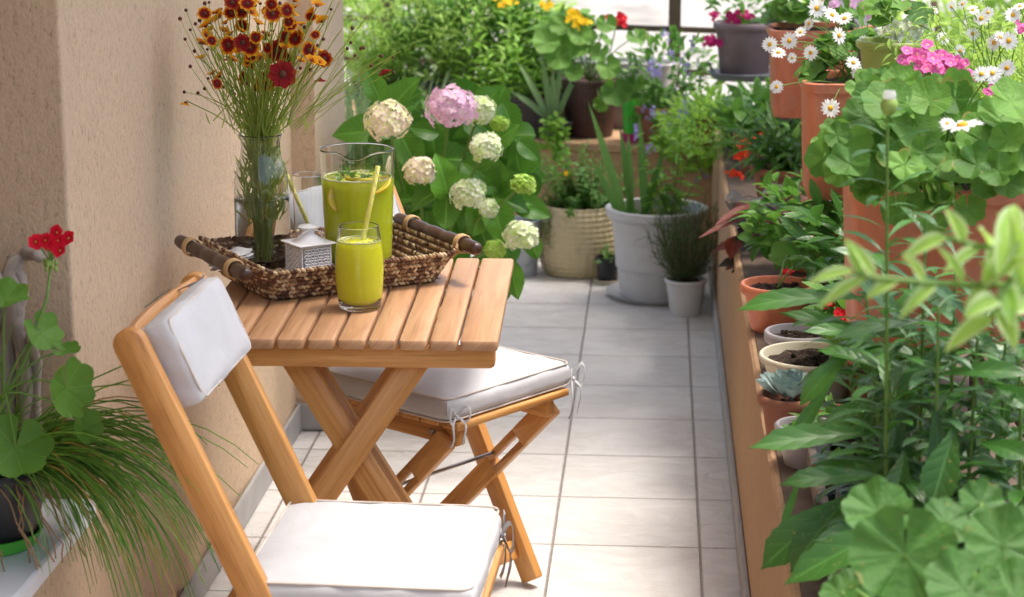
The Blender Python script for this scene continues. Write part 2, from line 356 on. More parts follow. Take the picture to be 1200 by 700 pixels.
def tilemat():
    m, nt, b, o = newmat('floor_tiles'); v = obj(nt); sx = N(nt, 'SeparateXYZ'); lk(nt, v, sx.inputs[0])
    X0, W, Y0, D = TX0, TW, TY0, TD
    u = mth(nt, 'DIVIDE', mth(nt, 'SUBTRACT', sx.outputs[0], X0), W); w = mth(nt, 'DIVIDE', mth(nt, 'SUBTRACT', sx.outputs[1], Y0), D)
    wob = mth(nt, 'MULTIPLY', mth(nt, 'SUBTRACT', noise(nt, v, 40, 3), .5), .006)
    def edge(x): 
        fr = mth(nt, 'FRACT', x); e = mth(nt, 'MINIMUM', fr, mth(nt, 'SUBTRACT', 1, fr)); return mth(nt, 'ADD', e, wob)
    e = mth(nt, 'MINIMUM', edge(u), edge(w))
    g = N(nt, 'MapRange', interpolation_type='SMOOTHSTEP'); g.inputs[1].default_value = .004; g.inputs[2].default_value = .012; lk(nt, e, g.inputs[0]); tile = g.outputs[0]
    cmb = N(nt, 'CombineXYZ'); lk(nt, mth(nt, 'FLOOR', u), cmb.inputs[0]); lk(nt, mth(nt, 'FLOOR', w), cmb.inputs[1])
    wn = N(nt, 'TexWhiteNoise', noise_dimensions='2D'); lk(nt, cmb.outputs[0], wn.inputs['Vector'])
    off = N(nt, 'VectorMath', operation='MULTIPLY_ADD'); lk(nt, wn.outputs['Color'], off.inputs[0]); off.inputs[1].default_value = (7, 7, 7); lk(nt, v, off.inputs[2])
    pv = mapn(nt, off.outputs[0], (1, 1.9, 1), (0, 0, .35))
    n1 = noise(nt, pv, 5.5, 7, .6, 1.6); n2 = noise(nt, pv, 26, 5, .65, .8); n3 = noise(nt, v, 160, 3, .6)
    c = ramp(nt, n1, [(.3, (.54, .51, .475)), (.5, (.63, .605, .575)), (.7, (.68, .665, .64))])
    c = mix(nt, mth(nt, 'MULTIPLY', wn.outputs['Value'], .4), c, (.54, .515, .49))
    c = mix(nt, mth(nt, 'MULTIPLY', mth(nt, 'SUBTRACT', n2, .45), 1.1), c, (.48, .45, .42))
    gc = ramp(nt, n3, [(.35, (.20, .17, .145)), (.65, (.40, .35, .31))])
    lk(nt, mix(nt, tile, gc, c), b.inputs['Base Color'])
    lk(nt, mth(nt, 'ADD', mth(nt, 'MULTIPLY', n2, .3), .3), b.inputs['Roughness']); b.inputs['Specular IOR Level'].default_value = .5
    slab = N(nt, 'MapRange'); slab.inputs[1].default_value = .4; slab.inputs[2].default_value = .6; lk(nt, n1, slab.inputs[0])
    h = mth(nt, 'ADD', mth(nt, 'MULTIPLY', slab.outputs[0], .8), mth(nt, 'MULTIPLY', n2, .7)); b1 = bump(nt, h, None, .75, .005)
    bump(nt, tile, b, .9, .004, b1); return m
def fabricmat():
    m, nt, b, o = newmat('white_canvas'); v = obj(nt)
    f = noise(nt, v, 9, 4, .55, .6); w = noise(nt, v, 900, 2)
    lk(nt, ramp(nt, f, [(.3, (.50, .50, .505)), (.7, (.57, .57, .575))]), b.inputs['Base Color'])
    b.inputs['Roughness'].default_value = .9; b.inputs['Specular IOR Level'].default_value = .15; b.inputs['Sheen Weight'].default_value = 0
    b1 = bump(nt, f, None, .32, .015); bump(nt, w, b, .25, .0006, b1); return m
M['canvas'] = fabricmat()
M['piping'] = simple('cotton_piping', (.62, .55, .48), .9)
def glassmat(name, col_=(1, 1, 1), rough=0.0, ior=1.45):
    m, nt, b, o = newmat(name); b.inputs['Base Color'].default_value = (*col_, 1); b.inputs['Transmission Weight'].default_value = 1
    b.inputs['Roughness'].default_value = rough; b.inputs['IOR'].default_value = ior; return m
M['glass'] = glassmat('clear_glass', (.97, .99, .985)); M['water'] = glassmat('water', (.97, .985, .97), 0, 1.33)
def juicemat(name, c, c2, trans, sub):
    m, nt, b, o = newmat(name); f = noise(nt, mapn(nt, obj(nt), (1, 1, .35)), 28, 4, .6, .5)
    lk(nt, ramp(nt, f, [(.3, c2), (.7, c)]), b.inputs['Base Color']); b.inputs['Transmission Weight'].default_value = trans
    b.inputs['Roughness'].default_value = .25; b.inputs['IOR'].default_value = 1.34
    b.inputs['Subsurface Weight'].default_value = sub; b.inputs['Subsurface Radius'].default_value = (.03, .03, .006); b.inputs['Subsurface Scale'].default_value = 1; return m
M['juice'] = juicemat('lemon_juice', (.95, .96, .06), (.90, .93, .04), .10, 1.0)
M['lemonade'] = juicemat('mint_lemonade', (.88, .94, .06), (.76, .86, .04), .16, 1.0)
M['foam'] = simple('juice_foam', (.82, .85, .45), .6, .4, 300)
M['rind'] = simple('lemon_rind', (.85, .62, .02), .45, .2, 400); M['pulp'] = petalmat('lemon_pulp', [(0, (.85, .8, .4)), (.2, (.86, .74, .08)), (.86, (.86, .74, .08)), (.93, (.85, .83, .6))], .3, .4)
M['straw'] = simple('yellow_straw', (.88, .82, .16), .35, 0); M['strawtip'] = simple('pale_straw', (.86, .84, .42), .35)
M['whitemetal'] = simple('white_painted_metal', (.86, .855, .84), .45, .1, 90, .05)
M['steel'] = simple('brushed_steel', (.45, .43, .40), .35, 0, metal=1); M['zinc'] = simple('zinc_grey', (.42, .45, .48), .4, .1, 60, .1, metal=.4)
def wickermat(name, stops):
    m, nt, b, o = newmat(name); c = ramp(nt, tintn(nt), stops)
    n = noise(nt, obj(nt), 300, 3); c = mix(nt, mth(nt, 'MULTIPLY', n, .2), c, (.10, .05, .03)); lk(nt, c, b.inputs['Base Color'])
    b.inputs['Roughness'].default_value = .6; bump(nt, n, b, .4, .001); return m
M['wicker'] = wickermat('seagrass_weave', [(0, (.07, .03, .018)), (.25, (.16, .075, .042)), (.45, (.32, .18, .09)), (.70, (.56, .39, .20)), (1, (.80, .66, .42))])
M['cane'] = simple('pale_cane_binding', (.62, .40, .18), .5, .3, 200); M['napkin'] = simple('paper_napkin', (.8, .8, .79), .9)
M['marble'] = simple('white_marble', (.74, .76, .79), .3, .05, 30, .05)
M['skirt'] = simple('skirting_tile', (.36, .35, .34), .45, .4, 40, .1)
def terramat():
    m, nt, b, o = newmat('terracotta_plastic'); v = obj(nt); f = noise(nt, v, 9, 6, .7, .5); g_ = noise(nt, mapn(nt, v, (1, 1, .25)), 30, 4, .6)
    c = ramp(nt, g_, [(.3, (.50, .15, .075)), (.6, (.62, .20, .10)), (.8, (.66, .25, .14))]); k = N(nt, 'MapRange'); k.inputs[1].default_value = .52; k.inputs[2].default_value = .75; lk(nt, f, k.inputs[0])
    lk(nt, mix(nt, mth(nt, 'MULTIPLY', k.outputs[0], .45), c, (.60, .42, .34)), b.inputs['Base Color']); b.inputs['Roughness'].default_value = .5; bump(nt, noise(nt, v, 120, 3), b, .12, .001); return m
M['terra'] = terramat(); M['terra0'] = simple('terracotta_plastic', (.62, .20, .10), .5, .1, 120, .07); M['terraold'] = simple('weathered_clay', (.36, .13, .065), .85, .4, 150, .2, c2=(.25, .115, .08))
M['mauve'] = simple('mauve_grey_plastic', (.22, .165, .175), .5, .1, 100); M['greyplastic'] = simple('blue_grey_plastic', (.20, .22, .25), .5)
M['black'] = simple('black_plastic', (.018, .018, .022), .4, .05, 80); M['greenplastic'] = simple('bright_green_plastic', (.10, .55, .05), .35)
M['greencup'] = simple('lime_green_cup', (.07, .60, .04), .3); M['olive'] = simple('olive_green_pot', (.33, .42, .09), .45); M['magenta'] = simple('magenta_cup', (.55, .03, .22), .4)
M['white'] = simple('white_plastic', (.66, .65, .63), .45, .1, 60, .05); M['palewhite'] = simple('pale_grey_planter', (.60, .60, .60), .55, .25, 40, .05)
M['lilac'] = simple('lilac_grey_plastic', (.30, .25, .30), .5); M['creampot'] = simple('ivory_plastic', (.62, .56, .42), .5, .1, 60, .06); M['greypot'] = simple('frosted_grey_pot', (.40, .37, .38), .4)
M['redpot'] = simple('dark_red_pot', (.30, .06, .04), .5)
M['railmetal'] = simple('bronze_painted_metal', (.115, .085, .055), .45, .1, 60, .08)
M['twine'] = simple('root_fibre', (.40, .24, .12), .8)
def weavepot(name, c, su, sv, kind=0):
    m, nt, b, o = newmat(name); sx = N(nt, 'SeparateXYZ'); lk(nt, uvn(nt), sx.inputs[0]); u, v = sx.outputs[0], sx.outputs[1]
    a1 = mth(nt, 'SINE', mth(nt, 'ADD', mth(nt, 'MULTIPLY', u, su*2*PI), mth(nt, 'MULTIPLY', v, sv)))
    a2 = mth(nt, 'SINE', mth(nt, 'SUBTRACT', mth(nt, 'MULTIPLY', u, su*2*PI), mth(nt, 'MULTIPLY', v, sv)))
    h = mth(nt, 'ADD', mth(nt, 'MULTIPLY', mth(nt, 'MULTIPLY', a1, a2), .5), .5)
    nz = noise(nt, obj(nt), 18, 4)
    cc = mix(nt, mth(nt, 'MULTIPLY', nz, .35), c, tuple(x*.7 for x in c))
    lk(nt, cc, b.inputs['Base Color']); b.inputs['Roughness'].default_value = .5; bump(nt, h, b, .9, .006); return m
M['creamweave'] = weavepot('cream_woven_plastic', (.66, .55, .33), 17, 170); M['brownweave'] = weavepot('brown_rattan_plastic', (.12, .055, .05), 26, 230); M['blackweave'] = weavepot('black_rattan_plastic', (.045, .035, .035), 30, 200)
def soilmat():
    m, nt, b, o = newmat('potting_soil'); v = obj(nt); f = noise(nt, v, 120, 5, .7); vo = N(nt, 'TexVoronoi'); vo.inputs['Scale'].default_value = 170; lk(nt, v, vo.inputs['Vector'])
    c = ramp(nt, f, [(.35, (.018, .010, .007)), (.55, (.06, .035, .022)), (.68, (.22, .14, .09))]); lk(nt, c, b.inputs['Base Color']); b.inputs['Roughness'].default_value = .95
    bump(nt, mth(nt, 'ADD', f, vo.outputs['Distance']), b, 1, .01); return m
M['soil'] = soilmat(); M['darkslab'] = simple('shade_darkened_slab', (.13, .085, .055), .8, .5, 60, .25)  # slab colour darkened to stand in for shade among leaves and pots
# foliage
M['hyd'] = leafmat('hydrangea_leaf', (.022, .095, .012), (.10, .30, .030), .34, .33, .4, vn=9)
M['ger'] = leafmat('geranium_leaf', (.035, .13, .016), (.12, .30, .045), .6, .33, .26, rad=True)
M['gerfront'] = leafmat('broad_geranium_leaf', (.020, .085, .012), (.055, .18, .032), .6, .25, .35, rad=True)
M['gerplain'] = leafmat('faint_veined_geranium_leaf', (.04, .14, .02), (.12, .31, .05), .55, .3, .16, rad=True)  # close to the first geranium green, with fainter veins
M['lance'] = leafmat('long_daisy_leaf', (.018, .080, .012), (.058, .20, .034), .36, .28, .3, vn=6, spec=.5)
M['lanceblue'] = leafmat('bluish_daisy_leaf', (.028, .09, .035), (.08, .20, .09), .36, .25, .3, vn=6, spec=.5)
M['fresh'] = leafmat('fresh_green_leaf', (.08, .25, .025), (.25, .50, .07), .45, .4, .3, vn=6)
M['mid'] = leafmat('mid_green_leaf', (.03, .12, .02), (.11, .29, .045), .45, .35, .3, vn=6)
M['blade'] = leafmat('iris_blade', (.05, .16, .035), (.14, .33, .08), .4, .3, .12, vn=1)
M['paleblade'] = leafmat('pale_strap_leaf', (.13, .28, .12), (.26, .44, .22), .45, .3, .1, vn=1)
M['chive'] = leafmat('chive_blade', (.075, .21, .03), (.20, .42, .07), .4, .3, 0)
M['chivedry'] = leafmat('dry_chive_blade', (.35, .24, .08), (.5, .42, .12), .6, .25, 0)
M['feather'] = leafmat('feathery_stem_leaf', (.22, .36, .06), (.38, .52, .14), .5, .4, 0)
M['wisp'] = leafmat('wispy_blue_green', (.12, .24, .10), (.28, .45, .21), .6, .3, 0)
M['willow'] = leafmat('willow_green', (.13, .30, .05), (.34, .56, .13), .5, .4, .1, vn=1)
M['darkwisp'] = leafmat('dark_wispy_green', (.035, .08, .03), (.09, .16, .06), .6, .3, 0)
M['vari'] = leafmat('variegated_leaf', (.13, .33, .05), (.28, .50, .10), .4, .4, .15, vn=1, edge=(.50, .62, .34))
M['coleus'] = leafmat('coleus_leaf', (.06, .012, .012), (.15, .035, .02), .5, .3, .6, vn=7)
M['coleusdark'] = leafmat('dark_purple_leaf', (.02, .022, .02), (.05, .05, .045), .5, .2, .3, vn=7)
M['succ'] = leafmat('blue_succulent', (.12, .22, .24), (.22, .34, .35), .5, .1, 0)
M['stem'] = leafmat('green_stem', (.07, .18, .03), (.16, .32, .07), .5, .15, 0); M['stembrown'] = simple('brown_stem', (.13, .08, .045), .8)
M['greyleaf'] = leafmat('silver_leaf', (.3, .36, .30), (.5, .55, .46), .6, .3, .1)
# petals
MAR = (.20, .004, .006); YEL = (.84, .42, .01); ORG = (.75, .19, .01)
M['core'] = petalmat('coreopsis_petal', [(0, MAR), (.50, (.26, .01, .006)), (.62, ORG), (.72, YEL), (1, (.88, .52, .02))], tmix=[(0, MAR), (.8, (.28, .006, .01)), (.93, (.34, .01, .01)), (1, ORG)])
M['coreyel'] = petalmat('coreopsis_yellow_petal', [(0, (.4, .05, .005)), (.3, ORG), (.55, YEL), (1, YEL)], tmix=[(0, MAR), (.35, (.5, .06, .01)), (.6, YEL), (1, YEL)])
M['eye'] = simple('dark_flower_eye', (.10, .03, .01), .8, .6, 600, .2); M['yeye'] = simple('yellow_flower_eye', (.80, .42, .01), .8, .6, 500, .15)
M['daisy'] = petalmat('white_petal', [(0, (.75, .8, .5)), (.15, (.86, .87, .84)), (1, (.87, .87, .85))], trans=.35)
M['hpink'] = petalmat('pink_hydrangea', [(0, (.80, .62, .70)), (.4, (.82, .50, .70)), (1, (.85, .60, .76))], tmix=[(0, (.86, .78, .7)), (1, (.72, .36, .60))])
M['hcream'] = petalmat('cream_pink_hydrangea', [(0, (.85, .84, .40)), (.4, (.84, .72, .62)), (1, (.84, .68, .64))], tmix=[(0, (.80, .85, .28)), (1, (.85, .80, .62))])
M['hwhite'] = petalmat('white_green_hydrangea', [(0, (.66, .80, .30)), (.4, (.84, .86, .68)), (1, (.85, .86, .76))], tmix=[(0, (.55, .76, .18)), (1, (.78, .85, .55))])
M['hgreen'] = petalmat('green_hydrangea', [(0, (.40, .66, .08)), (1, (.64, .80, .26))], tmix=[(0, (.32, .58, .06)), (1, (.50, .74, .14))])
M['red'] = petalmat('red_petal', [(0, (.4, .004, .02)), (.3, (.66, .008, .03)), (1, (.78, .02, .05))]); M['orange'] = petalmat('orange_red_petal', [(0, (.7, .05, .01)), (1, (.8, .07, .02))])
M['pink'] = petalmat('pink_petal', [(0, (.9, .7, .8)), (.2, (.74, .10, .38)), (1, (.84, .28, .56))]); M['ppale'] = petalmat('pale_pink_petal', [(0, (.9, .7, .85)), (1, (.82, .45, .72))])
M['fuch'] = petalmat('fuchsia_petal', [(0, (.5, .01, .12)), (1, (.75, .03, .28))]); M['yellow'] = petalmat('yellow_petal', [(0, (.8, .3, .01)), (.3, (.86, .58, .01)), (1, (.87, .64, .02))]); M['lav'] = petalmat('lavender_petal', [(0, (.35, .3, .65)), (1, (.42, .38, .72))])
M['bud'] = simple('green_bud', (.28, .42, .08), .6); M['darkbud'] = simple('brown_bud', (.12, .035, .02), .6)

# ------------------------------------------------------------ setting
a_ = U(818, 585, z=0); TX0 = U(650, 620, z=0)[0]; TW = U(818, 600, z=0)[0]-U(650, 620, z=0)[0]
g = [U(730, y, z=0)[1] for y in (640, 583, 531, 490, 452, 417)]
TD = (g[-1]-g[0])/5; TY0 = g[0]
M['tiles'] = tilemat()
WX = -.925; LX = .202; LH = .50; BH = .405
def back_y(x): return 7.50-.28*(x+.26)
mb = MB(); P = np.array([[(x, y, 0) for x in (-3.2, .9)] for y in (-1.5, 8.6)]); mb.grid(P)
tag(mb.build('floor', M['tiles'], smooth=False), 'pale stone tiled balcony floor', 'floor', kind='structure')

# house wall with window niche on the left
YE = U(78, 200, X=WX)[1]; YC = U(340, 100, X=WX)[1]; CX = U(368, 100, Y=YC)[0]; YF = U(403, 60, X=CX)[1]
wall = thing('house_wall', 'beige rough plaster house wall with shaded window niche behind table and chairs', 'wall', (WX, 4, 0))
def wl(p): return np.asarray(p, float)-V(WX, 4, 0)
mb = MB(); ny, nz = 140, 60
Ys = np.linspace(YE+.006, YC, ny); Zs = np.linspace(0, 2.9, nz); yg = U(193, 200, X=WX)[1]
YY, ZZ = np.meshgrid(Ys, Zs, indexing='ij')
rel = -.014*np.exp(-((YY-yg+.02*np.sin(ZZ*3))/.045)**2)+.004*np.sin(YY*5.5+ZZ*.8)+.003*np.sin(ZZ*4+YY*2)-.010*np.exp(-((YY-yg-.42)/.22)**2)
rel *= np.clip((YY-YE)/.05, 0, 1)
mb.grid(wl(np.stack([WX+rel, YY, ZZ], -1)))
# rounded column corner and niche jamb
a = np.linspace(0, PI/2, 5)
C = np.array([[(WX-.006*(1-math.cos(q)), YE+.006*(1-math.sin(q)), z) for z in Zs] for q in a]); mb.grid(wl(C))
mb.grid(wl(np.array([[(x, YE, z) for z in Zs] for x in np.linspace(WX-.006, WX-.55, 10)])))
mb.grid(wl(np.array([[(x, y, z) for z in (.46, 2.9)] for x, y in ((WX-.40, YE-.002), (WX-.40, -1.5))])))
mb.grid(wl(np.array([[(WX-.0005*0, y, z) for z in (0, .46)] for y in (YE+.006, -1.5)])))
mb.grid(wl(np.array([[(x, YC, z) for z in Zs] for x in (WX-.02, CX)])))
mb.grid(wl(np.array([[(CX, y, z) for z in Zs] for y in np.linspace(YC, YF, 12)])))
mb.grid(wl(np.array([[(x, YF, z) for z in Zs] for x in (CX, -3.2)])))
mb.build('plaster_face', M['plaster'], wall)
mb = MB(); box(mb, wl((-3.2, 1.0, 2.9)), wl((CEX, 4.7, 3.1)), bev=.004); box(mb, wl((-3.2, 5.3, 2.9)), wl((1.1, 7.35, 3.1)), bev=.004); mb.build('shade_roof', M['whitewash'], wall, sharp=30)  # unseen roof slabs, added to shade the wall side and the far floor
mb = MB(); box(mb, wl((-3.2, -3.7, 0.002)), wl((1.6, -3.5, 2.2)), bev=.004); mb.build('shade_wall', M['plaster'], wall, sharp=30)  # unseen wall behind the camera, added to hold back light from there
mb = MB(); box(mb, wl((WX-.405, -1.4, .4885)), wl((WX-.001, 2.5, 2.88)), bev=.006); mb.build('shade_pier', M['plaster'], wall, sharp=30)  # unseen block, added to keep light off the niche jamb
mb = MB(); box(mb, wl((WX-.40, -1.5, .455)), wl((WX+.022, YE-.003, .488)), bev=.004); mb.build('window_sill', M['marble'], wall, sharp=30)
mb = MB(); box(mb, wl((WX+.001, -1.5, 0.004)), wl((WX+.011, YC-.005, .075)), bev=.002); box(mb, wl((CX-.08, YC-.014, 0.004)), wl((CX+.012, YC-.003, .075)), bev=.002); box(mb, wl((CX+.001, YC-.002, 0.004)), wl((CX+.012, YF, .075)), bev=.002)
mb.build('skirting', M['skirt'], wall, sharp=30)

# balcony parapets
par = thing('balcony_parapet', 'low ochre plaster parapet ledge along the right side of the tiled floor', 'wall', (LX+.3, 4, 0))
pl_ = lambda p: np.asarray(p, float)-V(LX+.3, 4, 0)
mb = MB(); yb = back_y(LX)-.005
box(mb, pl_((LX, -1, 0)), pl_((LX+.62, yb, LH-.004)), bev=.006); mb.build('plaster_face', M['ledgeplaster'], par, sharp=30)
mb = MB(); box(mb, pl_((LX+.014, -1, LH-.0039)), pl_((LX+.61, yb, LH)), bev=.001); mb.build('coping', M['darkslab'], par, sharp=30)
mb = MB(); box(mb, pl_((LX-.012, -1, .002)), pl_((LX-.001, yb, .07)), bev=.002); mb.build('skirting', M['skirt'], par, sharp=30)
bpar = thing('balcony_parapet', 'low beige parapet ledge across the far end behind the floor pots', 'wall', (-.6, 7.6, 0))
mb = MB(); x0, x1 = -3.2, .82
pts = [(x0, back_y(x0)), (x1, back_y(x1)), (x1, back_y(x1)+.8), (x0, back_y(x0)+.8)]
plank(mb, (.6, -7.6, BH/2-.015), (1, 0, 0), (0, 1, 0), (0, 0, 1), pts, BH-.03, .003); mb.build('plaster_face', M['ledgeplaster'], bpar, sharp=30)
pts = [(x, y-(.012 if i < 2 else 0)) for i, (x, y) in enumerate(pts)]
mb = MB(); plank(mb, (.6, -7.6, BH-.0145), (1, 0, 0), (0, 1, 0), (0, 0, 1), pts, .029, .004); mb.build('coping', M['ledgeplaster'], bpar, sharp=30)

# railing
def rail_bar(mb, p0, p1, w, h): bar(mb, p0, p1, w, h, (0, 0, 1), r=.003)
rl = thing('balcony_railing', 'dark bronze metal railing across the far end beyond the planters', 'railing', (-.6, 8.2, .4))
o_ = V(-.6, 8.2, .4); rp = lambda x, z: V(x, back_y(x)+.74, z)-o_
for z, w in ((1.02, .05), (.755, .022), (.59, .022), (.44, .022)):
    mb = MB(); bar(mb, rp(-3.1, z), rp(.62, z), w, w, (0, 0, 1)); mb.build('rail_bar', M['railmetal'], rl, sharp=40)
xp = U(790, 60, Y=back_y(.05)+.74)[0]
for x in (-2.2, -1.1, xp):
    mb = MB(); bar(mb, rp(x, 0.006), rp(x, 1.04), .048, .048, (1, 0, 0)); mb.build('post', M['railmetal'], rl, sharp=40)
rl2 = thing('balcony_railing', 'dark bronze metal railing along the right ledge holding hanging planters', 'railing', (.62, 4, .48)); RX = .60
for z, w in ((.96, .045), (.78, .02), (.62, .02)):
    mb = MB(); bar(mb, (RX-.62, -3.5, z-.48), (RX-.62, 3.9, z-.48), w, w, (0, 0, 1)); mb.build('rail_bar', M['railmetal'], rl2, sharp=40)
for y in (1.3, 2.5, 3.7, 4.9, 6.1, 7.3):
    mb = MB(); bar(mb, (RX-.62, y-4, 0.001), (RX-.62, y-4, .47), .04, .04, (1, 0, 0)); mb.build('post', M['railmetal'], rl2, sharp=40)

def pavemat():
    m, nt, b, o = newmat('pale_paving'); v = obj(nt); f = noise(nt, v, .35, 5, .7); g_ = noise(nt, v, .06, 3, .6)
    c = ramp(nt, f, [(.36, (.17, .155, .13)), (.5, (.32, .295, .265)), (.66, (.45, .415, .375))]); c = mix(nt, mth(nt, 'MULTIPLY', g_, .5), c, (.30, .30, .24)); lk(nt, c, b.inputs['Base Color']); b.inputs['Roughness'].default_value = .9; return m
# world outside: street, opposite building
mb = MB(); mb.grid(np.array([[(x, y, -6) for x in np.linspace(-150, 150, 5)] for y in np.linspace(-100, 300, 5)]))
tag(mb.build('ground', pavemat(), smooth=False), 'pale paved ground far below the balcony', 'ground', kind='structure')
bd2 = thing('building', 'rose plaster building glimpsed below the right railing', 'building', (9, 8, -6))
mb = MB(); box(mb, (0, -14, 0), (6, 14, 6.6)); mb.build('wall', simple('rose_facade', (.62, .36, .33), .9, .2, 4, .08), bd2, sharp=30)
mb = MB(); box(mb, (-.2, -14.2, 6.61), (6, 14.2, 6.8)); mb.build('roof', M['white'], bd2, sharp=30)
def tree(name, label, loc, h, cr, n, mat, L):
    t = thing(name, label, 'tree', loc, group='trees beyond the railings')
    tb = MB(); tube(tb, [(0, 0, 0), (.05, .02, h*.4), (0, .05, h*.8)], [.14, .1, .05], 8)
    fb = MB()
    for k in range(9):
        v = nrm(rng.standard_normal(3)); c = V(0, 0, h)+v*V(*cr)*.6; tube(tb, curve((0, .02, h*.5), c, .1, 6), np.linspace(.05, .015, 6), 5)
        bush(fb, c, V(*cr)*.5, n//9, L, L*.4, 'ovate', nu=3, nv=3)
    tb.build('trunk', M['stembrown'], t); fb.build('crown', mat, t); return t
tree('tree', 'bright green treetop beyond the far railing at the left', (-1.75, 10.6, -6), 6.45, (1.25, .8, 1.1), 5200, M['willow'], .10)
tree('tree', 'leafy green treetop outside the right railing behind the daisies', (1.75, 8.6, -6), 6.6, (1.15, 1.7, .85), 5600, M['willow'], .11)

# ------------------------------------------------------------ table
TZ = .72
tn = U(583, 400, z=TZ); tf = U(602, 303, z=TZ); TR = math.atan2(-(tf[0]-tn[0]), tf[1]-tn[1]); TL = np.linalg.norm((tf-tn)[:2])
tab = thing('folding_table', 'slatted honey coloured wooden folding table with crossed legs against the wall', 'table', (tn[0], tn[1], 0), TR)
xs = [-.068]
for k in range(9): xs.append(xs[-1]-.0515)
x = 0
for k in range(10):
    w = .063 if k == 0 else .0455; x1_ = -.0 if k == 0 else -.068-.0515*(k-1); 
    mb = MB(); cx = x1_-w/2-(0 if k == 0 else .0)
    out = rrect(w, TL, .006, 3); plank(mb, (cx, TL/2, TZ-.009), (0, 1, 0), (-1, 0, 0), (0, 0, 1), [(q[1], q[0]) for q in out], .018, .002)
    mb.build('slat', M['slat'], tab, sharp=50)
TWd = .068+.0515*9
for y, nm in ((.035, 'rail'), (TL-.035, 'rail')):
    mb = MB(); plank(mb, (-TWd/2, y, TZ-.018-.0185), (1, 0, 0), (0, 0, 1), (0, 1, 0), rrect(TWd-.01, .036, .010, 4), .022, .002); mb.build(nm, M['wood'], tab, sharp=50)
def tl(px, py, z, y): # point in the table's frame with given local y near
    p = U(px, py, z=z)-V(tn[0], tn[1], 0); return V(p[0]*math.cos(TR)+p[1]*math.sin(TR), y, z)
zt = .665; ya = .058
t1a = tl(345, 420, zt, ya+.027); t2a = tl(488, 420, zt, ya)
sx1, sx2 = .585, .665
for dy in (0, .20):
    for (ta, s, yy) in ((t2a, -sx2, ya+dy), (t1a, sx1, (ya+.026)+dy*.9 if dy == 0 else ya+.085)):
        mb = MB(); q0 = V(ta[0]-s*0.02, yy, zt+.02); q1 = V(ta[0]+s*(zt-.004), yy, .016)
        bar(mb, q0, q1, .046, .022, (1, 0, 0), r=.006); mb.build('leg', M['wood'], tab, sharp=50)
for (ta, s, y0, y1) in ((t2a, -sx2, ya, ya+.20), (t1a, sx1, ya+.026, ya+.085)):
    mb = MB(); xx = ta[0]+s*(zt-.12); bar(mb, (xx, y0+.0115, .12), (xx, y1-.0115, .12), .035, .018, (s, 0, -1)); mb.build('stretcher', M['wood'], tab, sharp=50)

# ------------------------------------------------------------ chairs
def cushion(mb, w, d, h, r=.016, puff=.008, n=14, tint=.5):
    """rounded box pad, centre at origin, corners soft, faces slightly swollen"""
    for ax in range(3):
        for sg in (-1, 1):
            u = np.linspace(-1, 1, n); A, B = np.meshgrid(u, u, indexing='ij'); P = np.zeros((n, n, 3))
            o1, o2 = (ax+1) % 3, (ax+2) % 3; P[..., ax] = sg; P[..., o1] = A; P[..., o2] = B
            if sg < 0: P = P[:, ::-1]
            hs = V(w/2, d/2, h/2); Q = P*hs; inner = np.clip(Q, -(hs-r), hs-r); dl = Q-inner; L = np.linalg.norm(dl, axis=-1, keepdims=True)
            Q = inner+dl/np.maximum(L, 1e-9)*r
            q = Q/hs; bulge = (1-q[..., 0]**4)*(1-q[..., 1]**4)
            Q[..., 2] += np.sign(q[..., 2])*puff*bulge*(np.abs(q[..., 2]) > .3)
            side = (1-q[..., 2]**2); wr = .0016*np.sin(Q[..., 0]*60+Q[..., 1]*43)+.0012*np.sin(Q[..., 0]*130-Q[..., 1]*97+Q[..., 2]*60)
            Q[..., 0] += np.sign(q[..., 0])*side*(.002+wr)*(np.abs(q[..., 0]) > .9); Q[..., 1] += np.sign(q[..., 1])*side*(.002+wr)*(np.abs(q[..., 1]) > .9)
            Q[..., 2] += wr*.6
            mb.grid(Q)
def ring(mb, w, d, z, rad, r=.022, puffless=True):
    o = rrect(w, d, r, 5); pts = [(p[0], p[1], z) for p in o]; pts.append(pts[0]); pts.append(pts[1]); tube(mb, pts, rad, 6, cap=False)
def bow(mb, p, d, s=1.0):
    """knotted cotton tape: two loops and two hanging tails"""
    p = np.asarray(p, float); d = nrm(d); sd = nrm(np.cross(d, (0, 0, 1)))
    def tape(pts, w=.0035*s):
        pts = np.array(pts); n = len(pts); T = np.gradient(pts, axis=0); P = np.zeros((n, 3, 3))
        for i in range(n):
            b = nrm(np.cross(T[i], d+V(.1, .2, .3))); P[i] = [pts[i]-b*w, pts[i]+d*.0006, pts[i]+b*w]
        mb.grid(P); mb.grid(P[:, ::-1]-d*.0008)
    ball(mb, p, .0055*s, nu=6, nv=8)
    for sg in (-1, 1):
        t = np.linspace(0, 1, 12)
        loop = [p+sd*sg*(.034*s*math.sin(PI*k)*1.0)+V(0, 0, 1)*(.022*s*math.sin(2*PI*k)+.006*math.sin(PI*k))+d*.012*math.sin(PI*k) for k in t]; tape(loop)
        tail = [p+sd*sg*(.030*s*k+.01*s*math.sin(5*k))+V(0, 0, -1)*(.055*s*k+.02*k*k)+d*.010*math.sin(3*k) for k in t]; tape(tail)
def ring_(): pass
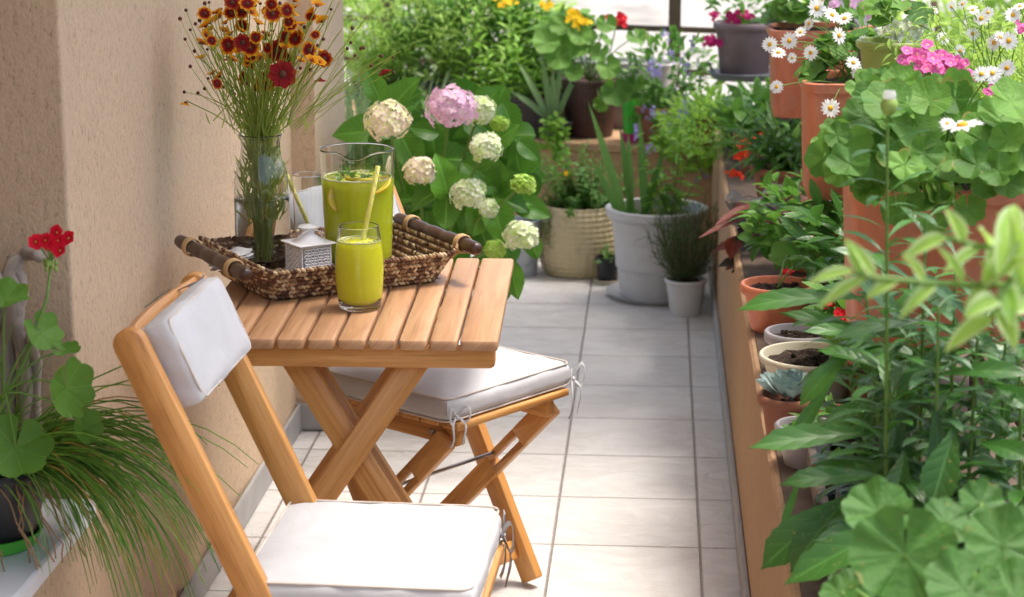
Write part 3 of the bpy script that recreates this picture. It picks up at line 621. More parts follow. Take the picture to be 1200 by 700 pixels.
def make_chair(label, loc, rz, bows, sl=.445, dz=0):
    ch = thing('folding_chair', label, 'chair', loc, rz, 'folding chairs at the table')
    px = lambda z: .073-sl*z
    hw = .192
    for s in (-1, 1):
        y = s*(hw-.011)
        mb = MB(); bar(mb, (px(0)+.006, y, .014), (px(.872+dz), y, .872+dz), .046, .022, (1, 0, 0), round1=True, r=.006); mb.build('back_post', M['wood'], ch, sharp=50)
        # front-to-rear leg with a long slot, inside the post
        y2 = s*(hw-.036); p0 = V(.150, y2, .415); p1 = V(-.25, y2, .012); a = nrm(p1-p0); b = nrm(np.cross(a, (0, 1, 0))); L = np.linalg.norm(p1-p0)
        mb = MB(); w = .044
        bar(mb, p0, p0+a*.12, w, .02, b, r=.005); bar(mb, p0+a*.22, p1, w, .02, b, r=.005)
        for q in (-1, 1): bar(mb, p0+a*.1195+b*q*.0145, p0+a*.2205+b*q*.0145, .015, .0198, b, r=.0005)
        mb.build('leg', M['wood'], ch, sharp=50)
        mb = MB(); y3 = s*(hw-.060); bar(mb, (-.165, y3, .418), (.166, y3, .418), .040, .022, (0, 0, 1), r=.006); mb.build('seat_rail', M['wood'], ch, sharp=50)
        mb = MB(); lathe(mb, [(.0001, 0), (.006, 0), (.006, .003), (.0001, .004)], (.0, 0, 0), 12, axes=[(1, 0, 0), (0, 0, 1), (0, s, 0)])
        for v in mb.v: v += V(.10, s*(hw-.049), .418)
        mb.build('bolt', M['steel'], ch)
    for k in range(7):
        x = -.150+.0525*k; mb = MB(); bar(mb, (x, -hw+.026, .4465), (x, hw-.026, .4465), .046, .014, (1, 0, 0)); mb.build('seat_slat', M['wood'], ch, sharp=50)
    mb = MB(); bar(mb, (px(.07), -hw+.022, .075), (px(.07), hw-.022, .075), .04, .018, (-.5, 0, 1)); mb.build('stretcher', M['wood'], ch, sharp=50)
    mb = MB(); tube(mb, [(.0, -hw+.025, .285), (.0, hw-.025, .285)], .004, 8); mb.build('rod', M['steel'], ch)
    n_ = nrm(V(px(.8)-px(.5), 0, .3)); f_ = V(n_[2], 0, -n_[0])   # along the post, forward normal
    for zc in (.838+dz, .758+dz):
        mb = MB(); t = np.linspace(-1, 1, 9); P = []
        for q in t:
            c = V(px(zc), q*(hw-.0225), zc)-f_*(.026*(1-q*q)-.004); P.append([c-n_*.031-f_*.006, c-n_*.031+f_*.006, c-n_*.028+f_*.0075, c+n_*.028+f_*.0075, c+n_*.031+f_*.006, c+n_*.031-f_*.006])
        P = np.array(P); uv = np.zeros((9, 6, 2)); uv[..., 0] = t[:, None]*hw; uv[..., 1] = np.array([0, .01, .015, .07, .08, .09]); b = mb.grid(P, uv, rr(0, 1), closed=True)
        mb.face([b+k for k in range(6)][::-1]); mb.face([b+8*6+k for k in range(6)]); mb.build('back_slat', M['wood'], ch, sharp=40)
    # seat cushion
    mb = MB(); cushion(mb, .345, .375, .050, r=.018, puff=.007); sc = mb.build('seat_cushion', M['canvas'], ch); sc.location = (.008, 0, .4800)
    mb = MB(); ring(mb, .337, .367, .022, .0020, .02); ring(mb, .341, .371, -.021, .0020, .02); mb.build('piping', M['piping'], sc)
    for (bx, by, dx, dy, s) in bows: mb = MB(); bow(mb, (bx, by, -.012), (dx, dy, 0), s); mb.build('tie', M['canvas'], sc)
    # back cushion, tilted with the back
    mb = MB(); cushion(mb, .130, .305, .052, r=.014, puff=.006); bc = mb.build('back_cushion', M['canvas'], ch)
    R = Matrix((( n_[0], 0, f_[0]), (0, 1, 0), (n_[2], 0, f_[2]))).to_4x4(); ctr = V(px(.800+dz), 0, .800+dz)+f_*.030
    bc.matrix_local = Matrix.Translation(Vector(ctr)) @ R
    mb = MB(); ring(mb, .123, .298, .022, .0020, .016); ring(mb, .125, .300, -.021, .0020, .016); mb.build('piping', M['piping'], bc)
    mb = MB()
    for s in (1,): bow(mb, (.062, s*.145, -.025), (.6, 0, -.8), 1.0)
    mb.build('tie', M['canvas'], bc)
    return ch
c1 = V(-.422, 2.955, 0)
make_chair('nearer folding chair with white cushions, its seat cut by the bottom edge', (c1[0], c1[1], 0), math.radians(-2), [(.176, .15, 1, .3, 1.1)])
c2 = V(-.415, 3.99, 0); ang2 = math.radians(-37)
make_chair('farther folding chair with white cushions standing behind the table', (c2[0], c2[1], 0), ang2, [(.172, .185, 1, .3, 1.05), (.176, -.165, 1, -.2, .7)], .52, -.045)

# ------------------------------------------------------------ basket tray
BA = math.radians(29); bx_ = V(math.cos(BA), math.sin(BA), 0); by_ = V(-math.sin(BA), math.cos(BA), 0)
h1 = (U(203, 284, z=.79)+U(297, 322, z=.79))/2; h2 = (U(463, 256, z=.79)+U(563, 294, z=.79))/2
bc_ = (h1+h2)/2; bc_[2] = TZ; d12 = (h2-h1)[:2]; BA = math.atan2(d12[1], d12[0]); BL = np.linalg.norm(d12)
print('basket', bc_, math.degrees(BA), BL)
bas = thing('basket_tray', 'brown woven seagrass basket tray with two dark turned wood handles', 'basket', tuple(bc_+V(0, 0, .001)), BA)
mb = MB(); fl = .033; OX, OY = .015, .030
rows = 7
for k in range(rows):
    z = .006+.0088*k; e = fl*(k/(rows-1)); hgt = z
    w = .345+2*e*1.0; d = .265+2*e
    o = rrect(w, d, .03+.01*k/rows, 6); o = np.vstack([o, o[:1]]); ln = np.concatenate([[0], np.cumsum(np.linalg.norm(np.diff(o, axis=0), axis=1))])
    m = int(ln[-1]/.0075)
    for j in range(m):
        s = (j+.5*(k % 2)+rr(-.15, .15))/m*ln[-1] % ln[-1]; i = min(len(ln)-2, np.searchsorted(ln, s, side='right')-1); f = (s-ln[i])/(ln[i+1]-ln[i])
        p = o[i]+(o[i+1]-o[i])*f; t = nrm(o[i+1]-o[i]); T = V(t[0], t[1], 0)
        lift = .016*(p[1]/(d/2))**2*0
        endk = max(0, (abs(p[0])/(w/2)-.86)/.14)*max(0, k/(rows-1))
        zz = z+.014*endk
        ax = nrm(T*1.0+V(0, 0, .75 if k % 2 else -.75)+rng.standard_normal(3)*.12); nn = V(t[1], -t[0], 0); bb = np.cross(ax, nn)
        ball(mb, (p[0]+OX+rr(-.0008, .0008), p[1]+OY, zz), (.0066, .0030, .0034), rr(0, 1), nu=6, nv=6, axes=np.array([ax, nn, bb]))
w = .345; d = .265
mb.grid(np.array([[(x+OX, y+OY, .005) for y in np.linspace(-d/2, d/2, 3)] for x in np.linspace(-w/2, w/2, 3)]), tint=.35)
for k in range(int(d/.0105)):
    for j in range(int(w/.016)):
        ball(mb, (OX-w/2+.012+j*.016+.008*(k % 2), OY-d/2+.008+k*.0105, .008), (.009, .0035, .0035), rr(.1, .9), nu=5, nv=5)
sh = []
for z, e in ((.004, 0), (.030, .0135), (.058, .031)):
    o = rrect(.345+2*e-.002, .265+2*e-.002, .035, 6); sh.append([(p[0]+OX, p[1]+OY, z) for p in o])
mb.grid(np.array(sh), tint=.25, closed=True)
mb.build('woven_body', M['wicker'], bas)
for sg, nm in ((-1, 'handle'), (1, 'handle')):
    mb = MB(); hl = .345; x = sg*BL/2; n = 60; pts = []; rad = []
    for i in range(n):
        t = i/(n-1); y = (t-.5)*hl; pts.append((x, y, .070)); 
        q = .0105+.003*abs(math.sin(t*PI*5.0))**.5
        if i in (0, n-1): q *= .7
        rad.append(q)
    tube(mb, pts, rad, 14); hd = mb.build('handle', M['darkwood'], bas, sharp=60)
    for t in (.18, .80):
        mb = MB(); y = (t-.5)*hl
        for q in range(4): 
            a = np.linspace(0, 2*PI, 15); tube(mb, [(x+.0165*math.cos(b), y+.004*(q-1.5), .070+.0165*math.sin(b)) for b in a], .0022, 5, cap=False)
        tube(mb, [(x-sg*.005, y, .058), (x-sg*.025, y, .045)], .003, 5)
        mb.build('lashing', M['cane'], hd)

# things in and by the tray
def bz(px, py, z): return U(px, py, z=z)
FZ = TZ+.0135
# glass pitcher
pc = bz(421, 316, FZ); R_ = 43.5/F*(pc[1]+.1)
print('pitcher', pc, R_)
pit = thing('glass_pitcher', 'clear glass pitcher of green lemonade with lemon slices in the tray', 'pitcher', tuple(pc)); H_ = .232
mb = MB(); rb = R_*.86; rt = R_
def gl(rb, rt, h, th, base, bulge=0, n=12, lip=.0):
    z = np.concatenate([[0, .01, .03], np.linspace(.08, .94, n), [.975, .99, 1]]); ro = rb+(rt-rb)*z**.8+bulge*np.sin(PI*z); pr = [(.0002, 0), (rb*.5, 0), (rb*.88, 0), (rb*.95, .001)]+[(r, .003+(h-.003)*q) for r, q in zip(ro, z)]
    pr += [(rt-th*.5, h+th*.5)]; pr += [(r-th, max(base, .003+(h-.003)*q)) for r, q in reversed(list(zip(ro, z))) if .003+(h-.003)*q > base]+[(rb*.93-th, base+.0004), (rb*.85-th, base), (rb*.4, base), (.0002, base)]
    return pr
seg = 64; pr = np.array(gl(rb, rt, H_, .0022, .008)); lathe(mb, pr, (0, 0, 0), seg)
vv = mb.v[0]; ang = np.arctan2(vv[:, 1], vv[:, 0]); sp = np.exp(-((ang+PI*.47)/.30)**2)*np.clip((vv[:, 2]-H_*.86)/(H_*.14), 0, 1)**1.5
vv[:, 0] *= 1+.20*sp; vv[:, 1] *= 1+.20*sp; vv[:, 2] -= .008*sp
dip = np.exp(-((np.abs(ang+PI*.47)-.62)/.25)**2)*np.clip((vv[:, 2]-H_*.86)/(H_*.14), 0, 1)**1.5; vv[:, 2] += .002*dip
mb.build('glass', M['glass'], pit)
hj = .178
def rad_at(z, rb, rt, h): return rb+(rt-rb)*(z/h)**.8
mb = MB(); zz = np.linspace(.0095, hj, 10); lathe(mb, [(.0002, .0095), (rb*.85-.003, .0095)]+[(rad_at(z, rb, rt, H_)-.0020, z) for z in zz[1:]]+[(.0002, hj)], (0, 0, 0), 48); mb.build('lemonade', M['lemonade'], pit)
mb = MB(); rj = rad_at(hj, rb, rt, H_)-.0035
a = np.linspace(0, 2*PI, 40); tube(mb, [((rj-.001)*math.cos(q), (rj-.001)*math.sin(q), hj+.001) for q in a], .0022, 5, cap=False)
for k in range(70):
    q = rr(0, 6.28); r = rj*math.sqrt(rr(.1, .98)); ball(mb, (r*math.cos(q), r*math.sin(q), hj+.0008), rr(.0015, .004)*V(1, 1, .5), nu=5, nv=6)
mb.build('foam', M['foam'], pit)
def lemon(c, nor, R, label):
    mb = MB(); x, y, z = frame(nor, (.1, .2, 1)); seg = 40; a = np.linspace(0, 2*PI, seg, endpoint=False); q = np.linspace(0, 1, 9)
    for s in (-1, 1):
        r = q[:, None]*(1-.0*a)[None]; hgt = np.where(q > .88, .0, .0004)[:, None]*np.abs(np.sin(a*4.5))[None]
        P = (r*np.cos(a))[..., None]*x*R+(r*np.sin(a))[..., None]*z*R+s*(.0022+hgt)[..., None]*y
        uv = np.zeros((9, seg, 2)); uv[..., 1] = np.where(np.abs(np.sin(a*4.5))[None] < .13, .95, q[:, None]*.9+.0); uv[-1, :, 1] = 1; mb.grid(P, uv, .5, 0, closed=True)
    b = [(math.cos(q_)*x+math.sin(q_)*z)*R for q_ in np.linspace(0, 2*PI, seg+1)]; tube(mb, b, .0026, 6, mat=1, cap=False)
    o = mb.build('lemon_slice', [M['pulp'], M['rind']]); o.location = c; tag(o, label, 'lemon slice', 'lemon slices in the lemonade'); return o
lemon(tuple(pc+V(-.020, -rb-.0005+.010, hj-.030)), (0.12, -1, .1), .027, 'round lemon slice upright behind the left side of the pitcher glass')
lemon(tuple(pc+V(.040, -.030, hj-.010)), (-.35, -.45, 1), .026, 'tilted lemon slice at the surface on the right side of the pitcher')
lemon(tuple(pc+V(.010, -.02, hj+.001)), (.05, .1, 1), .028, 'flat lemon slice floating in the middle of the pitcher')
mint = MB()
for k in range(16): leaf(mint, pc+V(rr(-.045, .04), rr(-.045, .03), hj+.003+rr(0, .006)), rdir(.3), (0, 0, 1), .024, .013, 'ovate', .6, .2, rr(0, 1))
tag(mint.build('mint_sprig', M['mid']), 'loose mint leaves floating on the lemonade in the pitcher', 'mint')
# front glass of juice
gc = bz(422, 361, TZ+.001)
def glass_thing(label, c, rb, rt, h, fill, bulge=0, fillmat='juice', group=None):
    t = thing('drinking_glass', label, 'glass', tuple(c), group='drinking glasses')
    pr = np.array(gl(rb, rt, h, .0018, .009, bulge)); mb = MB(); lathe(mb, pr, (0, 0, 0), 56); mb.build('glass', M['glass'], t)
    if fill:
        z = np.linspace(0, 1, 14); ro = rb+(rt-rb)*z**.8+bulge*np.sin(PI*z); zz = .003+(h-.003)*z
        mb = MB(); lv = np.linspace(.0105, fill, 12); R2 = np.interp(lv, zz, ro)-.0016
        lathe(mb, [(.0002, lv[0]), (R2[0]*.9, lv[0])]+[(a, b) for a, b in zip(R2[1:], lv[1:])]+[(.0002, fill)], (0, 0, 0), 48); mb.build('juice', M[fillmat], t)
        mb = MB(); r = R2[-1]; a = np.linspace(0, 2*PI, 36); tube(mb, [((r-.001)*math.cos(q), (r-.001)*math.sin(q), fill+.0008) for q in a], .0016, 5, cap=False)
        for k in range(60):
            q = rr(0, 6.28); s = r*math.sqrt(rr(.15, .98)); ball(mb, (s*math.cos(q), s*math.sin(q), fill+.0006), rr(.001, .0028)*V(1, 1, .5), nu=5, nv=6)
        mb.build('foam', M['foam'], t)
    return t
sgl = (gc[1]+.05)/F
glass_thing('tall clear glass of yellow green juice standing on the table before the tray', gc, 25*sgl, 23.5*sgl, .149, .122, 4.8*sgl)
def straw(p0, p1, label):
    mb = MB(); tube(mb, [p0, p0+(p1-p0)*.5, p1], .0042, 12); o = mb.build('drinking_straw', M['straw'])
    mb = MB(); ax = nrm(p1-p0)
    for k in range(2):
        pts = [p0+(p1-p0)*t+(frame(ax)[0]*math.cos(t*30+k*PI)+frame(ax)[2]*math.sin(t*30+k*PI))*.0036 for t in np.linspace(0.02, .99, 60)]; tube(mb, pts, .0011, 4, cap=False)
    mb.build('stripe', M['strawtip'], o); tag(o, label, 'straw', 'yellow drinking straws'); return o
straw(gc+V(-.004, .01, .075), U(443, 195, Y=gc[1]+.012), 'yellow straw leaning right in the front glass of juice')
# vase of flowers
vc = bz(309, 309, FZ); s = (vc[1]+.05)/F; print('vase', vc)
vase = thing('glass_vase', 'clear glass carafe vase half full of water in the tray', 'vase', tuple(vc))
Hv = 152*s/.974
ctrl = [(0, 30), (.03, 32), (.12, 33), (.45, 33), (.60, 33), (.70, 31.5), (.80, 26), (.88, 22), (.95, 23), (1, 26)]
zz = np.concatenate([np.linspace(0, .97, 32), [.985, .995, 1]]); ro = np.interp(zz, [c[0] for c in ctrl], [c[1] for c in ctrl]); ro = np.convolve(np.pad(ro, 2, mode='edge'), np.ones(5)/5, 'valid')*s; zv = zz*Hv
th = .0022; pr = [(.0002, 0)]+list(zip(ro, zv))+[(ro[-1]-th*.5, Hv+.001)]+[(r-th, z) for r, z in reversed(list(zip(ro, zv))) if z > .010]+[(ro[0]*.9, .009), (.0002, .009)]
mb = MB(); lathe(mb, pr, (0, 0, 0), 56); mb.build('glass', M['glass'], vase)
hw_ = Hv*.52; lv = np.linspace(.0105, hw_, 12); R2 = np.interp(lv, zv, ro)-th+.0003
mb = MB(); lathe(mb, [(.0002, lv[0]), (R2[0]*.92, lv[0])]+list(zip(R2[1:], lv[1:]))+[(.0002, hw_)], (0, 0, 0), 48); mb.build('water', M['water'], vase)
bq = thing('flower_bouquet', 'loose bouquet of maroon and yellow coreopsis spilling out of the carafe vase', 'bouquet', tuple(vc))
bl = lambda p: np.asarray(p, float)-vc
FL = [(247,27,10,.1,'s'),(258,20,9,.1,'s'),(267,16,9,.0,'s'),(283,13,10,.1,'f'),(290,5,9,.1,'f'),(294,15,9,.1,'s'),(319,16,10,.25,'f'),(267,53,10.5,.15,'f'),(284,50,9.5,.95,'f'),(294,56,10,.2,'f'),
 (324,59,12,.85,'f'),(312,96,12.5,.2,'f'),(331,87,15,1,'f'),(346,46,9.5,.3,'f'),(362,59,9.5,.15,'f'),(380,69,9,.7,'f'),(334,34,8,.3,'s'),(342,29,7,.2,'s'),(366,16,8,.0,'s'),(377,24,7,.1,'s'),(236,69,7,.1,'s'),
 (249,87,7,.2,'s'),(258,90,8,.0,'s'),(271,71,8,.9,'s'),(293,72,8,.6,'f'),(311,42,7,.6,'s'),(311,80,7,.9,'s'),(375,92,8,1,'d'),(218,120,8,.1,'d'),(272,3,9,.8,'f'),(302,28,8,.1,'s'),(300,44,7,.1,'f'),(449,82,9,1,'d'),(241,42,8,.1,'s'),(305,68,7,.2,'s'),(352,72,6,.4,'s'),(284,30,8,.2,'f'),(262,37,7,.3,'s')]
stm = MB(); fol = MB()
def flower(mb, c, nor, R, n, pw, mat, tint, open_=0.15, notch=True, cmat=1, er=.22, nu=4, layers=1):
    x, y, z = frame(nrm(nor), (.01, .02, 1)); 
    for l in range(layers):
        a0 = rr(0, 6)
        for k in range(n):
            a = a0+2*PI*k/n+rr(-.08, .08); d = math.cos(a)*x+math.sin(a)*z
            leaf(mb, c+d*R*.12+y*.001*l, nrm(d+y*(open_+rr(-.1, .1)+.25*l)), y, R*.9*(1-.12*l)*rr(.92, 1.05), R*pw, 'petal', rr(.0, .5), .1, float(np.clip(tint+rr(-.12, .12), 0, 1)), mat, nu, 3)
    ball(mb, c+y*R*.05, V(er*R, er*R*.6, er*R), .5, cmat, 6, 8, axes=[x, y, z])
camdir = lambda p: nrm(V(0, 0, CH)-p)
neck = vc+V(0, 0, Hv*.9)
for _ in range(22): FL.append((rr(235, 385), rr(2, 112), rr(5, 8.5), rr(0, .7), 'f'))
for _ in range(34): FL.append((rr(225, 385), rr(0, 75), rr(6, 9), rr(0, .5), 's'))
for i, (px, py, r, t, k) in enumerate(FL):
    p = U(px, py, Y=vc[1]+rr(-.07, .06)+(.0 if k != 'f' else -.03)); R = r*s*1.18
    mb = MB()
    if k == 'f': nor = nrm(camdir(p)+rng.standard_normal(3)*.28+V(0, 0, .1))
    elif k == 's': nor = nrm(V(rr(-1, 1), rr(-.6, .3), rr(.5, 1.3)))
    else: nor = nrm(V(rr(-.5, .5), -.2, -1))
    flower(mb, p, nor, R, 8, .78, 0, t, .12 if k == 'f' else .55, cmat=1, er=.26)
    mb = seat_origin(mb, vc); mb.build('flower', [M['core'] if k == 'f' or t > .5 else M['coreyel'], M['eye']], bq)
    e = vc+V(rr(-.012, .012), rr(-.012, .012), .012+rr(0, .02)); nk = neck+V(rr(-.016, .016), rr(-.014, .014), 0); m_ = (nk+p)/2+V(rr(-.022, .022), rr(-.01, .01), .012)
    if i % 5 < 2: e = e+(nk-e)*rr(.4, .7)
    pts = [e, (e+nk)/2+V(rr(-.010, .010), 0, 0), nk, m_, p-nor*.003]; pts = np.array([bl(q) for q in pts]); tt = np.linspace(0, 4, 15)
    pts = np.stack([np.interp(tt, range(5), pts[:, j]) for j in range(3)], 1); sm_ = pts.copy(); sm_[1:-1] = (pts[:-2]+pts[1:-1]*2+pts[2:])/4
    tube(stm, sm_, .0011, 5, rr(0, 1), cap=False)
BUDS = [(211,22),(218,12),(223,35),(229,28),(234,24),(240,4),(245,3),(217,46),(234,50),(243,45),(223,78),(248,40),(216,108),(240,104),(232,109),(259,11),(299,6),(305,4),(357,32),(319,36),(372,53),(379,46),(364,82),(352,80),(289,98),(337,16),(388,11),(413,33),(411,50),(423,57),(426,56),(435,77),(446,66),(460,67),(461,85),(407,57),(447,66),(416,65),(283,89),(262,102),(275,110),(266,97),(296,86),(244,92),(243,58),(250,15),(228,60),(318,3),(328,4)]
for (px, py) in BUDS:
    p = U(px, py, Y=vc[1]+rr(-.06, .06)); mb = MB(); ball(mb, bl(p), rr(.0028, .0042), rr(0, 1), nu=6, nv=7); mb.build('bud', M['darkbud'], bq)
    tg = neck+V((p[0]-neck[0])*rr(.25, .5), 0, rr(.02, .08)); pts = curve(bl(tg), bl(p), .008*rr(-1, 1), 7, rr(-.008, .008)); tube(stm, pts, .0007, 4, rr(.3, 1), cap=False)
for k in range(760):  # thin feathery leaves on the stems
    t = rr(0, 1); sp = .012+.085*max(0, t-.3); z0 = Hv*(.35+1.35*t) if k % 2 else Hv*rr(.3, 1.1)
    p = V(rr(-1, 1)*min(sp*1.5, .03 if z0 < Hv else .12)+(.0), rr(-1, 1)*min(.018, sp), z0)
    if z0 < Hv*.98: p[0] = float(np.clip(rr(-.036, .034), -.020 if z0 > Hv*.75 else -.036, .022 if z0 > Hv*.75 else .036))*(.35+.65*min(1, z0/(Hv*.6)))
    leaf(fol, p, nrm(V(rr(-.6, .6), rr(-.5, .5), rr(.4, 1.2))), V(0, -1, .3), rr(.018, .05), .003, 'blade', rr(-.5, .8), .1, rr(0, 1), 0, 4, 2)
for k in range(8):
    e = V(rr(-.008, .014), rr(-.014, .014), .012); n2 = V(rr(-.018, .018), rr(-.016, .016), Hv*rr(.8, 1.0)); tp = n2+V((n2[0])*rr(1, 3.5), 0, rr(.06, .14)); tube(stm, [e, (e+n2)/2+V(rr(-.012, .012), rr(-.01, .01), 0), n2, tp], .0011, 5, rr(0, 1), cap=False)
for q in ((400, 35, 385, 180), (398, 2, 380, 60), (455, 70, 340, 140), (470, 60, 345, 150), (440, 10, 372, 100), (390, 0, 368, 70)):
    p = U(q[0], q[1], Y=vc[1]); p2 = U(q[2] if q[2] < 350 else 335, 150, Y=vc[1]); tube(stm, curve(bl(p2), bl(p), .01, 8), .0009, 4, .7, cap=False)
stm.build('stems', M['feather'], bq); fol.build('leaves', M['feather'], bq)
# lantern
lc = bz(362, 325, FZ); s2 = (lc[1])/F; print('lantern', lc)
lan = thing('candle_lantern', 'small white pierced metal candle lantern in front of the vase', 'lantern', tuple(lc), math.radians(38))
a_ = .030; hb = .066
mb = MB(); box(mb, (-a_-.002, -a_-.002, 0), (a_+.002, a_+.002, .005), bev=.001); mb.build('base', M['whitemetal'], lan, sharp=40)
for k in range(4):
    mb = MB(); c, sn = math.cos(k*PI/2), math.sin(k*PI/2); X = V(c, sn, 0); Nn = V(-sn, c, 0)*1.0; O = -Nn*a_
    def fr(u, v): return O+X*u+V(0, 0, v)
    for u in (-a_, a_): bar(mb, fr(u, .005), fr(u, hb), .004, .003, X)
    for v in (.007, hb-.002): bar(mb, fr(-a_, v), fr(a_, v), .004, .0028, (0, 0, 1))
    for i in range(4):
        for j in range(5):
            u = (i-1.5)*.0136; v = .0125+j*.0105+.001
            for (du, dv, r) in ((0, 0, .0035), (.0064, .0046, .0030)):
                if abs(u+du) > a_*.93: continue
                q = np.linspace(0, 2*PI, 11); tube(mb, [fr(u+du+r*math.cos(w_), v+dv+r*.95*math.sin(w_)) for w_ in q], (.0014), 4, cap=False)
    mb.build('pierced_panel', M['whitemetal'], lan, sharp=40)
mb = MB(); a2 = a_*1.28
plank(mb, (0, 0, hb+.0015), (1, 0, 0), (0, 1, 0), (0, 0, 1), rrect(2*a2, 2*a2, .002, 2), .003, .0008)
lathe(mb, [(a2*.80, hb+.003), (a2*.62, hb+.007), (a2*.45, hb+.013), (a2*.33, hb+.016), (.012, hb+.017), (.012, hb+.029), (.019, hb+.030), (.016, hb+.033), (.004, hb+.035), (.0002, hb+.036)], (0, 0, 0), 24)
mb.build('roof', M['whitemetal'], lan, sharp=40)
mb = MB(); q = np.linspace(0, PI, 16); tube(mb, [(.026*math.cos(w_)*1.0, -.006-.010*math.sin(w_), hb+.010+.016*math.sin(w_)) for w_ in q], .0009, 5); mb.build('wire_handle', M['whitemetal'], lan)
mb = MB(); lathe(mb, [(.0002, .005), (.014, .005), (.014, .028), (.0002, .029)], (0, 0, 0), 20); tag(mb.build('candle', M['napkin']), 'white candle inside the pierced lantern', 'candle').location = tuple(lc)
# rear glass and straw, napkins
g2 = U(363, 290, z=FZ); g2 = g2+V(0, 0, 0)
glass_thing('empty clear glass with a yellow straw behind the flower vase', g2, 17.5*(g2[1])/F, 19*(g2[1])/F, .148, 0, .5/F)
straw(g2+V(.012, .0, .012), U(336, 205, Y=g2[1]-.01), 'yellow straw leaning left in the empty glass behind the vase')
n0 = U(258, 300, z=TZ+.075)
mb = MB()
for k in range(5):
    g_ = np.linspace(-1, 1, 10); A, B = np.meshgrid(g_, g_, indexing='ij'); Z = .003*np.sin(A*3+k)+.003*np.sin(B*4+k*2)+.004*k
    an = .5+.05*k; P = np.stack([(A*math.cos(an)-B*math.sin(an))*.032, (A*math.sin(an)+B*math.cos(an))*.032, Z], -1); mb.grid(P)
o = mb.build('paper_napkin', M['napkin']); ci = bc_+V(math.cos(BA)*(-.155)-math.sin(BA)*.09, math.sin(BA)*(-.155)+math.cos(BA)*.09, .035); o.location = tuple(ci); o.rotation_euler = (0, -.25, BA); tag(o, 'white folded paper napkins at the left end of the tray', 'napkin')

# ------------------------------------------------------------ pots
def potprof(rt, rb, h, rim=.02, rimw=.006, th=.004):
    return [(.0005, 0), (rb*.96, 0), (rb, .004), (rb+(rt-rb)*(1-rim/h), h-rim), (rt+rimw-.002, h-rim), (rt+rimw, h-rim+.003), (rt+rimw, h-.003), (rt+rimw-.003, h), (rt-.002, h), (rt-th, h-.004), (rt-th-.004, h-.03), ((rt+rb)/2-th, h*.5)]
def pot(t, rt, rb, h, mat, rim=.02, rimw=.006, soil=.02, seg=40, prof=None, ribs=0):
    mb = MB(); pr = prof or potprof(rt, rb, h, rim, rimw); lathe(mb, pr, (0, 0, 0), seg)
    if ribs:
        v = mb.v[0]; a = np.arctan2(v[:, 1], v[:, 0]); m_ = (v[:, 2] < h-rim-.001)&(v[:, 2] > .003); k = 1+.05*m_*np.abs(np.sin(a*ribs/2))**.5; v[:, 0] *= k; v[:, 1] *= k
    mb.build('pot', M[mat], t, sharp=45)
    mb = MB(); q = np.linspace(0.02, 1, 7); a = np.linspace(0, 2*PI, 24, endpoint=False); rs = rt-.006
    P = np.stack([q[:, None]*rs*np.cos(a), q[:, None]*rs*np.sin(a), h-soil+.003*rng.standard_normal((7, 24))-.004*q[:, None]], -1); mb.grid(P, closed=True)
    for k in range(30): ball(mb, (rr(-.65, .65)*rs, rr(-.65, .65)*rs, h-soil), rr(.003, .007), nu=4, nv=5)
    mb.build('soil', M['soil'], t)
def saucer(c, r, mat, label, h=.018):
    mb = MB(); lathe(mb, [(.0005, 0), (r*.86, 0), (r, h), (r-.004, h), (r*.84, .005), (.0005, .005)], (0, 0, 0), 40); o = mb.build('plant_saucer', M[mat], sharp=45); o.location = tuple(c); tag(o, label, 'saucer'); return o
def L_(t): return V(*t.location)

# --- chives on the sill
pc_ = V(-1.005, U(0, 650, z=.49)[1]+.05, .49); pc_[1] = min(pc_[1], YE-.11)
saucer(pc_, .078, 'greenplastic', 'bright green saucer under the black chive pot on the sill', .022)
t = thing('potted_chives', 'black pot of long drooping chives on the white window sill', 'potted plant', tuple(pc_+V(0, 0, .006)))
pot(t, .094, .068, .125, 'black', .014, .004)
mb = MB(); md = MB()
for k in range(270):
    b = V(rr(-.01, .07), rr(-.05, .06), .115); L = rr(.16, .40); a = rr(-.75, .6); lean = rr(.5, 1.5)
    d = nrm(V(math.cos(a)*lean, math.sin(a)*lean, rr(.55, 1.5))); n = 9; pts = [b]; dd = d.copy(); g = rr(.16, .42)
    if b[0]+pc_[0] < -1.0 and random.random() < .3: d[0] *= .3
    for i in range(n-1): dd = nrm(dd+V(0, 0, -g)); pts.append(pts[-1]+dd*L/(n-1))
    q = md if random.random() < .05 else mb
    tube(q, pts, np.linspace(.0020, .0006, n), 4, rr(0, 1), cap=False)
for k in range(40):
    b = V(rr(-.04, .05), rr(-.04, .04), .115); tube(mb, curve(b, b+V(rr(-.03, .12), rr(-.1, .02), rr(.08, .26)), .01, 7, rr(-.02, .02)), np.linspace(.0016, .0005, 7), 4, rr(0, 1), cap=False)
mb.build('chives', M['chive'], t); md.build('dry_chives', M['chivedry'], t)
mb = MB()
for k in range(9):
    a = -.9+rr(-.7, .8); p = V(.09*math.cos(a), .09*math.sin(a), .118); pts = [p]
    for i in range(9): pts.append(pts[-1]+V(rr(-.006, .010)+.004*math.cos(a), .003*math.sin(a)+rr(-.004, .004), -.014))
    tube(mb, pts, .0013, 5)
mb.build('roots', M['twine'], t)
